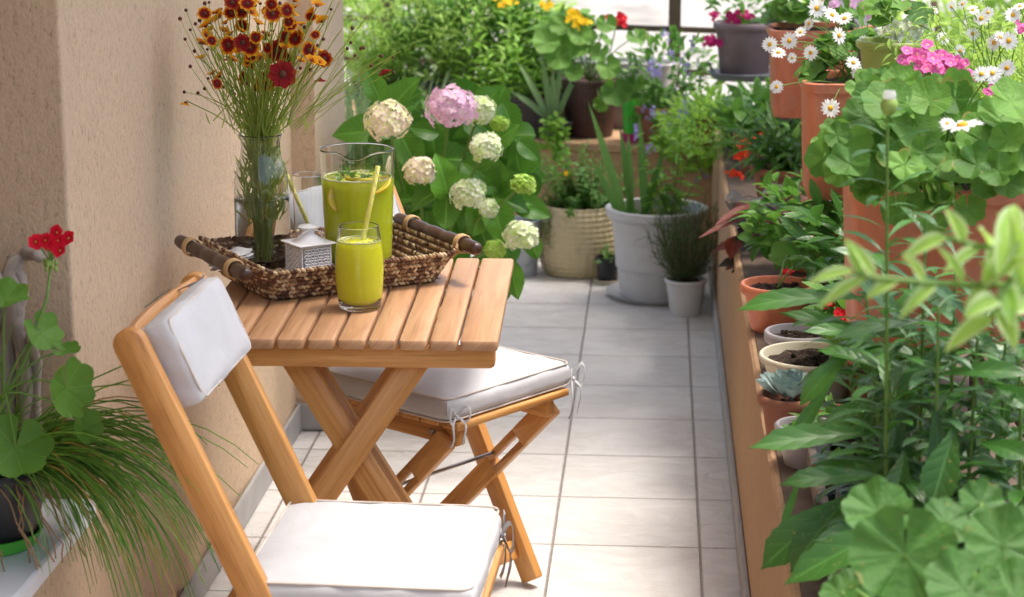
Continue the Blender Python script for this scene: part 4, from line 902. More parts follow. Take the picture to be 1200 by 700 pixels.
# geranium growing in from the left in front
yg_ = pc_[1]-.12
t = thing('potted_geranium', 'leggy geranium with one scarlet flower beside the chives', 'potted plant', (pc_[0]-.10, yg_-.06, .49))
o0 = L_(t); pot(t, .075, .055, .115, 'black')
sm = MB(); lf = MB(); flr = MB()
fp = U(58, 283, Y=yg_+.06)-o0; tube(sm, [V(0, 0, .11), U(-5, 490, Y=yg_)-o0, U(30, 420, Y=yg_+.02)-o0, U(55, 350, Y=yg_+.03)-o0, fp-V(0, 0, .035)], [.0032, .003, .0028, .0024, .002], 6)
for k in range(9):
    q = fp+V(rr(-.022, .034), rr(-.02, .01), rr(-.012, .018)); flower(flr, q, nrm(V(rr(-.6, .6), -1, rr(0, .8))), .0125, 5, 1.0, 0, .3, .3, er=.12); tube(sm, [fp-V(0, 0, .03), q], .0008, 4, cap=False)
for k in range(14):
    q = fp+V(rr(-.012, .014), rr(-.012, .012), -.036+rr(-.006, .010)); ball(flr, q, (.0028, .0028, .005), .5, 2, 6, 6)
flr.build('flower_cluster', [M['red'], M['yeye'], M['bud']], t)
for (px, py, r, nx, ny, nz, dx, dy) in ((18, 525, 41, .25, -.7, .6, -.2, -.9), (5, 350, 30, .2, -.25, 1, .9, -.2), (48, 390, 26, .8, -.5, .6, .7, -.8), (78, 455, 36, 1, -.45, .25, .2, -1), (100, 500, 22, .9, -.5, .4, .5, -1), (78, 412, 16, 0, -.3, .9, .8, .2)):
    p = U(px, py, Y=yg_+rr(-.02, .03))-o0; R = r*(yg_)/F; rleaf(lf, p, (nx, ny, nz), (dx, 0, dy), R, rr(.3, .9), cup=.28, wave=.09, scal=.09, lobes=7, notch=.5, seg=60)
    tube(sm, curve(p, U(5, 460, Y=yg_)-o0, .015, 6), .0016, 5, cap=False)
sm.build('stem', M['stem'], t); lf.build('leaves', M['ger'], t)
# driftwood
dw = U(18, 470, Y=YE-.05); dw[2] = .489
mb = MB()
for (pts, r) in (([(12, 470), (2, 420), (20, 360), (8, 320), (30, 296), (46, 300)], .018), ([(20, 465), (32, 420), (18, 380), (28, 335), (14, 300)], .014), ([(-5, 470), (-12, 400), (5, 350), (-10, 310)], .02), ([(28, 460), (44, 425), (34, 395), (50, 372)], .010)):
    q = [U(a, b, Y=YE-.06+.02*math.sin(i*2.))-dw for i, (a, b) in enumerate(pts)]; q[0][2] = .0; q = np.array(q); tt = np.linspace(0, len(q)-1, 24)
    q = np.stack([np.interp(tt, range(len(q)), q[:, j]) for j in range(3)], 1); q[1:-1] = (q[:-2]+q[1:-1]*2+q[2:])/4
    tube(mb, q, [r*(1-.45*i/23)*(1+.18*math.sin(i*1.7)) for i in range(24)], 9)
o = mb.build('driftwood', M['drift']); o.location = tuple(dw); tag(o, 'gnarled grey driftwood standing in the window niche', 'driftwood')

# --- hydrangea
hy = U(500, 458, z=0); hy = V(hy[0], 5.55, 0); print('hyd', hy)
t = thing('potted_hydrangea', 'large hydrangea bush with pink and white flower heads behind the table', 'potted plant', tuple(hy)); pot(t, .15, .11, .26, 'zinc')
lf = MB(); sm = MB()
def floret_head(c, R, mat, n=None):
    mb = MB(); n = n or int(40+R*1300)
    for k in range(n):
        z = 1-2*(k+.5)/n; 
        if z < -.75: continue
        a = k*2.39996; v = V(math.sqrt(1-z*z)*math.cos(a), math.sqrt(1-z*z)*math.sin(a), z); p = c+v*R*(rr(.74, 1.0)+.08*math.sin(v[0]*7+v[2]*9+R*99))*V(1.06, 1, .9); x, y, zz = frame(nrm(v+rng.standard_normal(3)*.18), (.1, .1, 1)); ti = float(rng.random()**1.5)
        ps = .0118*rr(.8, 1.2)
        for q in range(4):
            b = q*PI/2+rr(-.15, .15)+k; d = math.cos(b)*x+math.sin(b)*zz; leaf(mb, p+d*.001, nrm(d+y*.12), y, ps, ps*.98, 'petal', rr(.0, .5), .12, ti, 0, 4, 3)
    mb.build('flower_head', M[mat], t)
HH = [(454, 142, 29, 'hcream', 4.95), (529, 126, 33, 'hpink', 4.95), (562, 130, 20, 'hwhite', 5.05), (569, 173, 20, 'hwhite', 4.85), (492, 201, 20, 'hcream', 4.85), (549, 228, 22, 'hwhite', 4.84), (610, 277, 22, 'hwhite', 4.85), (614, 216, 14, 'hgreen', 4.9), (580, 293, 12, 'hgreen', 4.9), (585, 145, 9, 'hgreen', 5.1), (573, 245, 11, 'hwhite', 5.0)]
for (px, py, r, m_, Y) in HH:
    p = U(px, py, Y=Y)-hy; floret_head(p, r*Y/F*.93, m_); tube(sm, curve((0, 0, .25), p, .03, 7), .004, 6, cap=False)
def hleaf(px, py, Y, r, ang, tilt=.45, tint=None):
    """leaf centred on a place, tip pointing to ang in the upright plane (degrees, 0 = right, 90 = up)"""
    p = U(px, py, Y=Y)-hy; L = 2*r*Y/F; a = math.radians(ang); d = V(math.cos(a), -tilt*.5, math.sin(a)); leaf(lf, p-nrm(d)*L*.5, d, V(-.1*math.cos(a)+rr(-.4, .4), -1, rr(.4, 1.3)), L, L*.70, 'ovate', rr(.3, 1.0), .2, rr(.2, 1) if tint is None else tint, 0, 16, 7, serr=.05, wave=.03)
for a in ((520, 207, 4.85, 30, 100), (494, 232, 4.85, 24, 200), (523, 250, 4.85, 25, 270), (545, 218, 4.9, 24, 20), (437, 98, 5.0, 22, 110), (480, 155, 5.2, 36, -30), (470, 110, 5.3, 30, 60), (482, 182, 5.15, 28, -60), (535, 185, 5.2, 30, 10), (570, 208, 5.15, 34, -30), (585, 262, 5.1, 30, -70), (602, 330, 4.95, 24, -80), (560, 258, 5.1, 26, -110), (600, 235, 5.2, 26, 0), (625, 245, 5.2, 24, -15), (420, 190, 5.3, 34, 200), (440, 230, 5.3, 34, 250), (475, 215, 5.3, 26, 250), (600, 190, 5.4, 22, 40), (592, 160, 5.5, 18, 10), (500, 275, 5.2, 28, -90), (535, 290, 5.2, 28, -70), (625, 290, 5.2, 18, -70), (417, 155, 5.3, 30, 180), (508, 160, 5.3, 26, 90), (590, 345, 5.0, 16, -120)): hleaf(*a)
for k in range(260):
    px = rr(415, 622); py = rr(110, 330); 
    if (px-520)**2/110**2+(py-215)**2/120**2 > 1.05: continue
    hleaf(px, py, rr(5.1, 5.9), rr(14, 26), rr(0, 360), tint=rr(0, .7))
lf.build('leaves', M['hyd'], t); sm.build('stem', M['stem'], t)

# --- generic potted plant helpers
def pp(name, label, loc, rt=None, rb=None, h=None, mat=None, cat='potted plant', group=None, **k):
    t = thing(name, label, cat, tuple(loc), group=group)
    if rt: pot(t, rt, rb, h, mat, **k)
    return t
def fl_heads(t, pts, kind, o=None):
    o = L_(t) if o is None else o
    for (px, py, Y, r) in pts:
        p = U(px, py, Y=Y)-o; R = r*Y/F; mb = MB()
        if kind == 'daisy':
            flower(mb, p, nrm(camdir(p+o)+rng.standard_normal(3)*.35+V(0, 0, .5)), R, 15, .30, 0, .5, .1, cmat=1, er=.26); mb.build('flower', [M['daisy'], M['yeye']], t)
        else:
            n = max(9, int(r*2.2))
            for k in range(n):
                q = p+rng.standard_normal(3)*V(R*.46, R*.42, R*.34); flower(mb, q, nrm(V(rr(-.5, .5), -.8, rr(.1, 1))), R*rr(.20, .34)+.003, 5, .95, 0, .5, .25, er=.12)
            mb.build('flower_cluster', [M[kind], M['yeye']], t)
# --- back ledge and far-left plants
def on_back(px, dy=.12, z=BH):
    """place on the far ledge under image column px"""
    y = 7.6
    for _ in range(6): x = U(px, 150, Y=y)[0]; y = back_y(x)+dy
    return V(x, y, z)
# tall willow-leaved plant, far left
for (px, dy, label, n, m_, sp, seed) in ((450, .2, 'tall willowy green plant at the far left beside the wall', 30, 'willow', .24, 1), (535, .3, 'tall willowy green plant behind the pink hydrangea head', 30, 'willow', .22, 2), (600, .45, 'bushy bright green plant behind the brown woven pot', 22, 'fresh', .2, 3)):
    b = on_back(px, dy); t = pp('potted_willow_plant', label, b, .12, .1, .16, 'blackweave', group='tall plants on the far ledge'); lf = MB(); sm = MB()
    for k in range(n):
        a = rr(0, 6.3); r = sp*math.sqrt(rr(0, 1)); tp = V(r*math.cos(a)*1.25, r*math.sin(a)*.8, rr(.34, .72)); leafy_stem(lf, sm, V(r*.2*math.cos(a), r*.2*math.sin(a), .15), tp, 30, .085, .011 if m_ == 'willow' else .02, 'lance', curl=1.0, tr=(0, 1), el=.8, nu=5, r=.002, start=.05)
    lf.build('leaves', M[m_], t); sm.build('stem', M['stem'], t)
# blue-green wispy shrub on the floor at far left
b = V(U(440, 330, Y=6.7)[0], 6.7, 0.0); t = pp('potted_lavender', 'wispy grey green lavender bush left of the hydrangea', b, .14, .1, .24, 'terraold'); lf = MB()
for k in range(1500):
    a = rr(0, 6.3); r = .27*math.sqrt(rr(0, 1)); z = rr(.25, .62)+.05*math.cos(a*3); leaf(lf, V(r*math.cos(a), r*math.sin(a)*.8, z), nrm(V(math.cos(a)*.5, math.sin(a)*.5, 1.3)+rng.standard_normal(3)*.3), (0, -1, .2), rr(.07, .16), .0045, 'blade', rr(-.3, .6), .1, rr(0, 1), 0, 4, 2)
lf.build('leaves', M['wisp'], t)
# black planter box with strap leaves
b = on_back(590, .13); t = thing('planter_box', 'black woven planter box of leafy greens on the far ledge', 'planter', tuple(b), math.radians(-15.6))
def boxplanter(t, w, d, h, mat, rim=.012, lip=.006, soil=.02, r=.015, taper=.9, n=5):
    mb = MB(); rows = []
    for (z, s_, o) in ((0, taper, 0), (.003, taper, .002), (h-rim, 1-(1-taper)*rim/h*.5, 0), (h-rim+.001, 1, lip), (h-.002, 1, lip), (h, 1, lip-.003), (h, 1, -.002), (h-.005, 1, -.005), (h*.5, .96, -.006)):
        q = rrect(w*s_+2*o, d*s_+2*o, r, n); rows.append([(p[0], p[1], z) for p in q])
    P = np.array(rows); per = np.linspace(0, 1, P.shape[1]); uv = np.zeros(P.shape[:2]+(2,)); uv[..., 0] = per[None]; uv[..., 1] = P[..., 2]; b = mb.grid(P, uv, closed=True); mb.face([b+k for k in range(P.shape[1])][::-1]); mb.build('pot', M[mat], t, sharp=45)
    mb = MB(); g = np.linspace(-.5, .5, 12); A, B = np.meshgrid(g*(w-.01), g*(d-.01), indexing='ij'); mb.grid(np.stack([A, B, h-soil+.004*rng.standard_normal(A.shape)], -1)); mb.build('soil', M['soil'], t)
boxplanter(t, .42, .17, .145, 'blackweave'); lf = MB(); sm = MB()
for k in range(16):
    a = V(rr(-.18, .15), rr(-.05, .05), .13); leafy_stem(lf, sm, a, a+V(rr(-.08, .08), rr(-.1, .05), rr(.12, .34)), 16, .09, .022, 'lance', curl=.9, nu=5)
lf.build('leaves', M['fresh'], t); sm.build('stem', M['stem'], t); fl_heads(t, [(605, 3, 7.6, 9), (646, 4, 7.7, 8)], 'yellow', L_(t))
o_ = t
# strap-leaved bulb between planter and brown pot
b = on_back(648, .06); t = pp('potted_bulb', 'pale strap leaved bulb arching over the ledge beside the black planter box', b+V(0, 0, 0), .055, .04, .08, 'black'); lf = MB()
for (dx, h, c, L, tn_) in ((-.10, .8, 1.2, .26, .8), (-.04, 1.1, 1.0, .27, .6), (.03, 1.0, 1.3, .25, .9), (.09, .9, 1.9, .28, .4), (-.13, .5, 1.8, .2, .5), (.0, 1.2, .5, .2, .7)):
    leaf(lf, (dx*.2, -.01, .075), (dx*3, -.35, h), (-dx, -1, .4), L, .022, 'blade', c, .2, tn_, 0, 10, 3)
lf.build('leaves', M['paleblade'], t)
# brown woven pot with nasturtium/geranium leaves
b = on_back(691, .18); hb_ = .215; t = pp('potted_geranium', 'brown woven pot of scalloped geranium leaves with a red bloom on the far ledge', b, .108, .085, hb_, 'brownweave', rim=.014, rimw=.003); o = L_(t)
lf = MB(); sm = MB(); fl_heads(t, [(724, 25, 7.6, 12)], 'red'); fl_heads(t, [(670, 18, 7.5, 10), (683, 28, 7.5, 9)], 'yellow')
for (px, py, r, nx, nz) in ((713, 80, 15, .1, .5), (722, 108, 17, .1, .1), (703, 62, 12, -.3, .6), (746, 44, 12, .2, .9), (710, 28, 12, .3, .3), (668, 55, 18, -.3, .5), (655, 68, 16, -.2, .4), (680, 42, 14, 0, .7), (704, 122, 9, 0, 0), (640, 50, 16, 0, .6), (690, 45, 10, 0, .6), (746, 98, 11, .1, .2), (765, 102, 10, .1, .2), (660, 30, 15, 0, .5), (672, 85, 12, 0, .5)):
    p = U(px, py, Y=7.48+rr(-.05, .05))-o; rleaf(lf, p, (nx, -1, nz+.2), (rr(-.4, .4), 0, -1), r*7.5/F, rr(.2, 1), cup=.25, wave=.1); tube(sm, curve(p, (0, 0, hb_-.02), .03, 6), .0022, 5, cap=False)
rbush(lf, (-.08, 0, .34), (.14, .1, .14), 40, .034); tube(sm, curve((0.05, 0, hb_-.02), U(722, 30, Y=7.6)-o, 0, 7), .0025, 5)
lf.build('leaves', M['ger'], t); sm.build('stem', M['stem'], t)
# lilac planter and white tray behind
b = on_back(735, .45); t = thing('planter_box', 'lilac grey empty planter box behind the lime green cup', 'planter', tuple(b), math.radians(-15.6)); boxplanter(t, .36, .16, .15, 'lilac')
b = on_back(700, .62); t = thing('planter_box', 'long white planter box at the far railing behind the brown pot', 'planter', tuple(b), math.radians(-15.6)); boxplanter(t, .62, .16, .235, 'white')
b = on_back(739, .10); t = thing('plastic_cup', 'lime green plastic cup on the far ledge', 'cup', tuple(b+V(0, 0, .03))); mb = MB(); lathe(mb, [(.0005, 0), (.026, 0), (.034, .125), (.033, .127), (.031, .125), (.024, .01), (.0005, .009)], (0, 0, 0), 32); mb.build('body', M['greencup'], t, sharp=45)
mb = MB(); lathe(mb, [(.0005, 0), (.036, 0), (.040, .03), (.036, .03), (.034, .028), (.0005, .028)], (0, 0, 0), 32); o = mb.build('plastic_dish', M['magenta'], sharp=45); o.location = tuple(b); tag(o, 'magenta round dish under the lime green cup', 'dish')
b = on_back(775, .12); t = pp('potted_lavender', 'terracotta pot with blue flowering lavender on the far ledge', b, .095, .065, .135, 'terraold'); o = L_(t); lf = MB(); sm = MB()
for k in range(15):
    e = U(rr(738, 832), rr(70, 160), Y=7.5+rr(-.2, .15))-o; leafy_stem(lf, sm, (0, 0, .12), e, 14, .05, .022, 'ovate', curl=.6, nu=5)
for k in range(26):
    p = U(rr(745, 830), rr(30, 205), Y=7.4+rr(-.15, .15))-o; mb = MB()
    for q in range(7): flower(mb, p+rng.standard_normal(3)*V(.008, .008, .014), rdir(.3), .0085, 5, .9, 0, .5, .2, er=.15)
    mb.build('flower_cluster', [M['lav'], M['yeye']], t)
bush(lf, (.02, -.02, .26), (.20, .13, .16), 380, .045, .018, 'ovate', nu=4, nv=3)
lf.build('leaves', M['mid'], t); sm.build('stem', M['stem'], t)
b = on_back(828, .10); t = pp('potted_shrub', 'leafy shrub spilling over the far end of the ledge beside the lavender', b, .09, .07, .12, 'terraold'); lf = MB(); bush(lf, (0, -.10, .05), (.20, .16, .13), 520, .055, .022, 'ovate', nu=5, nv=3); lf.build('leaves', M['fresh'], t)
b = on_back(600, .45); t = pp('potted_shrub', 'dense dark green shrub at the back of the far ledge', b, .1, .08, .14, 'black'); lf = MB(); bush(lf, (-.1, 0, .28), (.45, .14, .24), 1100, .07, .02, 'lance', nu=5, nv=3); lf.build('leaves', M['mid'], t)

# --- floor pots at the far end
b = U(613, 322, z=0); t = pp('potted_shrub', 'slim zinc bucket partly hidden behind the hydrangea', b, .062, .05, .20, 'zinc', rim=.008, rimw=.002)
b = U(678, 322, z=0); b[1] += .05; t = pp('potted_herbs', 'cream woven barrel pot of bushy herbs on the floor', b); o = L_(t); hp = .245
s7 = (b[1])/F; pr = [(.0005, 0), (41*s7, 0), (44*s7, .01), (49*s7, .06), (50*s7, .12), (46*s7, .19), (43*s7, hp-.004), (42*s7, hp), (40*s7, hp-.003), (41*s7, .17), (44*s7, .1)]
pot(t, 41*s7, .1, hp, 'creamweave', prof=pr, seg=60, soil=.015); lf = MB(); sm = MB()
for k in range(95):
    a = rr(0, 6.3); r = rr(.02, .19); tp = V(r*math.cos(a)*1.2-.02, r*math.sin(a)*.8, hp+rr(.03, .24)-r*.3); leafy_stem(lf, sm, (r*.4*math.cos(a), r*.4*math.sin(a), hp-.01), tp, 20, .028, .015, 'ovate', nu=4, r=.0014, taper=.2, el=.4)
for k in range(7):
    p = V(-.11+rr(-.05, .03), -.08, hp); leafy_stem(lf, sm, p, p+V(rr(-.05, .02), -.03, -rr(.08, .2)), 18, .022, .010, 'ovate', nu=4, r=.0012, taper=.2)
fl_heads(t, [(663, 203, 7.0, 3), (615, 242, 6.95, 3), (613, 188, 7.0, 3)], 'yellow'); lf.build('leaves', M['mid'], t); sm.build('stem', M['stem'], t)
b = U(665, 165, Y=7.05); t2 = t
# trailing vine over ledge
b = on_back(655, .05); t = pp('trailing_vine', 'light green vine trailing over the ledge above the cream pot', b, .05, .04, .07, 'black', cat='vine'); o = L_(t); lf = MB(); sm = MB()
for k in range(9):
    e = U(rr(632, 668), rr(165, 225), Y=back_y(-.3)-.06)-o; m_ = V(e[0]*.6, -.12, .10); pts = [V(0, 0, .07), m_, e]; tube(sm, pts, .0015, 4, cap=False)
    for q in range(16):
        f = rr(.3, 1); p = m_+(e-m_)*((f-.3)/.7); leaf(lf, p, rdir(.1), (0, -.6, .7), .03, .022, 'ovate', .5, .15, rr(0, 1), 0, 4, 3)
lf.build('leaves', M['fresh'], t); sm.build('stem', M['stem'], t)
# white planter
b = U(768, 347, z=0); saucer(b, 60*(b[1])/F, 'palewhite', 'white round saucer under the large pale planter', .022); s7 = b[1]/F
t = pp('potted_iris', 'large pale grey round planter with iris blades in the far corner', b+V(0, 0, .006)); hp = .30
pr = [(.0005, 0), (40*s7, 0), (42*s7, .004), (53*s7, hp-.055), (54*s7, hp-.05), (56*s7, hp-.042), (55*s7, hp-.03), (60*s7, hp-.027), (61*s7, hp-.003), (59*s7, hp), (54*s7, hp-.002), (52*s7, hp-.05), (48*s7, .1)]
pot(t, 54*s7, .1, hp, 'palewhite', prof=pr, seg=56, soil=.045); o = L_(t); lf = MB()
for (x, lx, h, L) in ((-.10, -.30, 1, .42), (-.08, -.12, 1, .32), (-.09, .0, 1, .30), (-.05, .3, 1, .26), (-.11, -.5, 1, .24), (-.04, -.05, 1, .36)):
    leaf(lf, (x, rr(-.03, .03), hp-.05), (lx, -.1, h), (0.2, -1, .1), L, .028, 'blade', rr(.0, .35), .2, rr(0, 1), 0, 9, 3)
lf.build('iris_blades', M['blade'], t)
lf = MB(); sm = MB()
for (tx, ty) in ((738, 245), (760, 225), (790, 180), (772, 205), (800, 140), (820, 205), (748, 160), (770, 150), (785, 215), (810, 165), (795, 235), (755, 190)):
    e = U(tx, ty, Y=6.75)-o; leafy_stem(lf, sm, (.05, -.02, hp-.05), e, 9, .085, .03, 'lance', sd=(0, 0), curl=.8, el=.5, nu=6)
lf.build('leaves', M['fresh'], t); sm.build('stem', M['stem'], t)
# small black pot on clay saucer
b = U(712, 331, z=0); saucer(b, 17*b[1]/F, 'creampot', 'tan clay saucer under the tiny black pot', .014); t = pp('potted_seedling', 'tiny black pot between the cream and the pale planters', b+V(0, 0, .006), .042, .034, .085, 'black', rim=.01, rimw=.003); lf = MB()
for k in range(16): leaf(lf, (rr(-.02, .02), rr(-.02, .02), .07), rdir(.8), (0, -.3, 1), rr(.04, .08), .012, 'lance', .8, .2, rr(0, 1), 0, 5, 3)
lf.build('leaves', M['mid'], t)
# small white pot with wispy dark plant
b = U(803, 368, z=0); s7 = b[1]/F; t = pp('potted_fennel', 'small white pot with a dark wispy herb standing on the tiles', b, 24*s7, 18.5*s7, .118, 'white', rim=.012, rimw=.004, soil=.012)
mb = MB(); q = np.linspace(PI*.05, PI*.95, 14); tube(mb, [(25.5*s7*math.cos(w_)+.0, -.02-.004*math.sin(w_), .105-.06*math.sin(w_)) for w_ in q], .0012, 5); mb.build('wire_handle', M['white'], t)
lf = MB(); sm = MB()
for k in range(80):
    a = rr(0, 6.3); r = rr(.02, .13); tp = V(r*math.cos(a), r*math.sin(a), rr(.2, .36)); pts = curve((0, 0, .105), tp, -.01, 6, r*.2*math.cos(a)); tube(sm, pts, .0011, 4, cap=False)
    for q in range(22):
        i = random.randint(1, 5); leaf(lf, pts[i]+rng.standard_normal(3)*.004, nrm(tp-V(0, 0, .1)+rng.standard_normal(3)*.12), (0, -1, 0), rr(.025, .06), .002, 'blade', rr(-.4, .4), 0, rr(0, 1), 0, 3, 2)
lf.build('leaves', M['darkwisp'], t); sm.build('stem', M['stembrown'], t)

# --- brown hanging planter on the far railing
b = U(872, 88, Y=7.35); t = thing('hanging_planter', 'mauve ribbed planter in a grey bracket tray at the far railing', 'planter', tuple(b)); o = L_(t); print('mauve', b)
s7 = b[1]/F; pot(t, 35*s7, 27*s7, 62*s7, 'mauve', rim=.024, rimw=.007, ribs=44, seg=88)
mb = MB(); lathe(mb, [(.0005, -.012), (36*s7, -.012), (42*s7, .012), (40*s7, .014), (35*s7, -.004), (.0005, -.004)], (0, 0, 0), 40)
bar(mb, (-.10, .05, -.012), (-.125, .05, .04), .04, .008, (0, 1, 0)); bar(mb, (.118, .02, -.012), (.135, .02, .15), .05, .008, (0, 1, 0)); bar(mb, (0, .05, -.014), (0, .62, -.014), .05, .01, (1, 0, 0)); mb.build('bracket_tray', M['greyplastic'], t, sharp=45)
fl_heads(t, [(862, 22, 7.3, 12), (834, 48, 7.3, 10), (875, 18, 7.3, 8), (836, 16, 7.3, 6)], 'fuch'); lf = MB(); bush(lf, (0, 0, .24), (.15, .1, .09), 90, .05, .025, 'ovate', nu=4, nv=3); lf.build('leaves', M['mid'], t)

# --- terracotta planters on the right rail
def hook(t, w, h, dx, y=0):
    mb = MB(); bar(mb, (w/2-.01, y, h-.012), (dx, y, h+.012), .03, .006, (0, 1, 0)); bar(mb, (dx, y, h+.013), (dx+.001, y, h-.08), .03, .006, (0, 1, 0)); mb.build('hook', M['terra'], t, sharp=40)
def rplanter(label, px, py, Y, w, d, h, mat='terra'):
    c = U(px, py, Y=Y); t = thing('hanging_planter', label, 'planter', (c[0]+w/2, Y+d/2, c[2]-h), group='terracotta planters on the right railing'); boxplanter(t, w, d, h, mat, rim=.022, lip=.007, r=.035, taper=.9, n=6, soil=.018); return t, c[2]
p1, z1 = rplanter('nearest terracotta planter on the right railing full of scalloped geranium leaves', 1002, 222, 3.15, .30, .26, .25)
p2, z2 = rplanter('middle terracotta planter on the right railing under white daisies', 946, 98, 4.45, .24, .24, .255)
p3, z3 = rplanter('farthest terracotta planter on the right railing beside the mauve planter', 906, 36, 5.55, .22, .24, .235)
print('planters', L_(p1), z1, L_(p2), z2, L_(p3), z3)
for p_, h in ((p1, .25), (p2, .255), (p3, .235)):
    w_ = {p1.name: .30, p2.name: .24, p3.name: .22}[p_.name]; hook(p_, w_, h, RX-p_.location.x+.03)
# p1 geranium
o = L_(p1); lf = MB(); sm = MB()
for k in range(190):
    px = rr(962, 1215); py = rr(95, 205); 
    if py < 130 and px > 1130: py += 30
    if py < 150 and px < 1010: px += 60
    Y = rr(3.0, 3.5)-(py-95)/130*.25+.05; p = U(px, py, Y=Y)-o; rleaf(lf, p, nrm(V(rr(-.5, .5), -.75, rr(.3, 1.1))), (rr(-1, 1), 0, rr(-1, .3)), rr(13, 26)*Y/F, rr(0, 1), cup=rr(.1, .5), wave=.13, scal=.08, notch=.5, seg=44)
    if k % 3 == 0: tube(sm, curve(p, V(rr(-.1, .1), rr(-.08, .08), .235), .02, 6), .002, 5, cap=False)
for (px, py, r, nx, nz, dx, dz, tn_) in ((993, 166, 27, -.1, .25, -.2, -1, .9), (965, 185, 22, -.7, .2, -.5, -1, .2), (1090, 118, 26, -.3, .9, 0, 1, .7), (1040, 120, 30, 0, 1.2, -1, .2, .4), (1150, 165, 34, .2, .9, .6, -.4, .8), (1185, 120, 30, .3, 1.4, 1, 0, .9), (1120, 195, 28, 0, 1, .2, -.8, .9), (1025, 192, 24, -.3, .7, -.4, -1, .3), (1075, 150, 30, 0, .8, .3, -1, .5)):
    p = U(px, py, Y=2.95)-o; rleaf(lf, p, (nx, -1, nz), (dx, 0, dz), r*2.95/F, tn_, cup=.22, wave=.07, scal=.06)
for k in range(14):
    px = rr(1005, 1210); py = 212+abs(random.gauss(0, 26)); p = U(px, py, Y=3.0)-o; rleaf(lf, p, nrm(V(rr(-.4, .4), -1, rr(.1, .8))), (rr(-.5, .5), 0, -1), rr(10, 20)*3.0/F, rr(.2, 1), cup=rr(.1, .5), wave=.12, notch=.5)
    if k % 2: tube(sm, curve(p, V(p[0]*.9, -.10, .245), .01, 5), .0016, 5, cap=False)
lf.build('leaves', M['ger'], p1); sm.build('stem', M['stem'], p1)
lf = MB(); bush(lf, (0, -.03, .235), (.15, .10, .035), 260, .016, .012, 'ovate', nu=4, nv=3); lf.build('clover', M['fresh'], p1)
fl_heads(p1, [(1078, 70, 3.5, 20), (1108, 78, 3.45, 20), (1125, 88, 3.45, 15), (1062, 82, 3.45, 12)], 'pink')
# daisies: stems rising from planters
def daisies(t, h, pts, lead=None):
    o = L_(t); sm = MB()
    for (px, py, Y, r) in pts:
        p = U(px, py, Y=Y)-o; b = V(rr(-.06, .06), rr(-.06, .06), h-.02); tube(sm, curve(b, p, rr(0, .03), 7, rr(-.02, .02)), .0011, 5, cap=False)
    sm.build('flower_stem', M['stem'], t); fl_heads(t, pts, 'daisy')
o = L_(p2); lf = MB(); rbush(lf, (0, 0, .27), (.13, .13, .08), 42, .026); bush(lf, (.03, 0, .31), (.15, .12, .12), 160, .04, .012, 'lance', nu=4, nv=3); lf.build('leaves', M['ger'], p2)
daisies(p2, .255, [(950, 62, 4.3, 10), (1015, 100, 4.2, 10), (990, 22, 4.4, 11), (1030, 80, 4.2, 9), (948, 28, 4.4, 9), (902, 52, 4.3, 10), (925, 48, 4.3, 11), (938, 38, 4.3, 8), (912, 62, 4.3, 10), (910, 102, 4.3, 9), (957, 10, 4.4, 13), (975, 18, 4.4, 12), (965, 0, 4.4, 10), (983, 42, 4.3, 11), (1000, 74, 4.3, 10), (1025, 56, 4.2, 16), (1005, 85, 4.3, 9), (973, 127, 4.2, 13), (1040, 25, 4.4, 9), (928, 68, 4.3, 7), (1012, 50, 4.3, 9)])
o = L_(p3); lf = MB(); rbush(lf, (0, 0, .26), (.12, .12, .10), 44, .028); lf.build('leaves', M['gerplain'], p3); fl_heads(p3, [(978, 4, 5.5, 7), (1047, 2, 5.3, 14), (1020, 0, 5.3, 18)], 'ppale')
# olive pot with white double flower
b = U(1042, 98, Y=4.1); t = pp('potted_geranium', 'olive green pot with a round white bloom among the daisies', b, .062, .05, .085, 'olive', rim=.014); fl_heads(t, [(1055, 42, 4.1, 21), (1068, 30, 4.15, 14)], 'daisy' if False else 'whitec') if False else None
M['whitec'] = petalmat('white_cluster_petal', [(0, (.8, .85, .6)), (1, (.86, .87, .84))]); fl_heads(t, [(1055, 44, 4.1, 20), (1066, 32, 4.15, 14), (1045, 34, 4.1, 12)], 'whitec'); lf = MB(); rbush(lf, (0, 0, .12), (.07, .06, .05), 14, .022); lf.build('leaves', M['ger'], t)
mb = MB(); bar(mb, (-.05, 0, -.004), (RX-b[0]+.02, 0, -.004), .06, .007, (0, 1, 0)); mb.build('bracket', M['railmetal'], t, sharp=40)
# outer planter of daisies at far right
c = U(1170, 120, Y=3.75); t = thing('hanging_planter', 'outer planter of airy white daisies at the right edge beyond the railing', 'planter', (c[0]+.05, 3.9, .80)); boxplanter(t, .34, .26, .2, 'terra', r=.03); o = L_(t); print('outer', o)
mb = MB(); bar(mb, (-.16, 0, .19), (RX-o[0]-.01, 0, .19), .03, .006, (0, 1, 0)); mb.build('hook', M['terra'], t, sharp=40)
lf = MB(); sm = MB()
for k in range(90):
    e = U(rr(1020, 1215), rr(-10, 120), Y=rr(3.7, 4.6))-o; leafy_stem(lf, sm, (rr(-.13, .13), rr(-.1, .1), .19), e, 16, .05, .012, 'lance', curl=1.0, nu=4, r=.0011, start=.15)
lf.build('leaves', M['willow'], t); sm.build('stem', M['stem'], t)
daisies(t, .2, [(1080, 30, 4.1, 8), (1105, 45, 4.0, 9), (1125, 60, 3.9, 9), (1140, 40, 3.9, 9), (1092, 62, 4.0, 7), (1165, 92, 3.6, 10), (1065, 12, 4.2, 7), (1150, 22, 3.9, 11), (1158, 15, 3.9, 8), (1140, 12, 3.9, 8), (1187, 18, 3.8, 11), (1195, 8, 3.8, 9), (1165, 50, 3.7, 11), (1182, 48, 3.7, 12), (1172, 44, 3.7, 9), (1115, 8, 4, 7), (1128, 5, 4, 7), (1095, 12, 4.1, 6), (1180, 80, 3.6, 11), (1195, 35, 3.8, 8)])
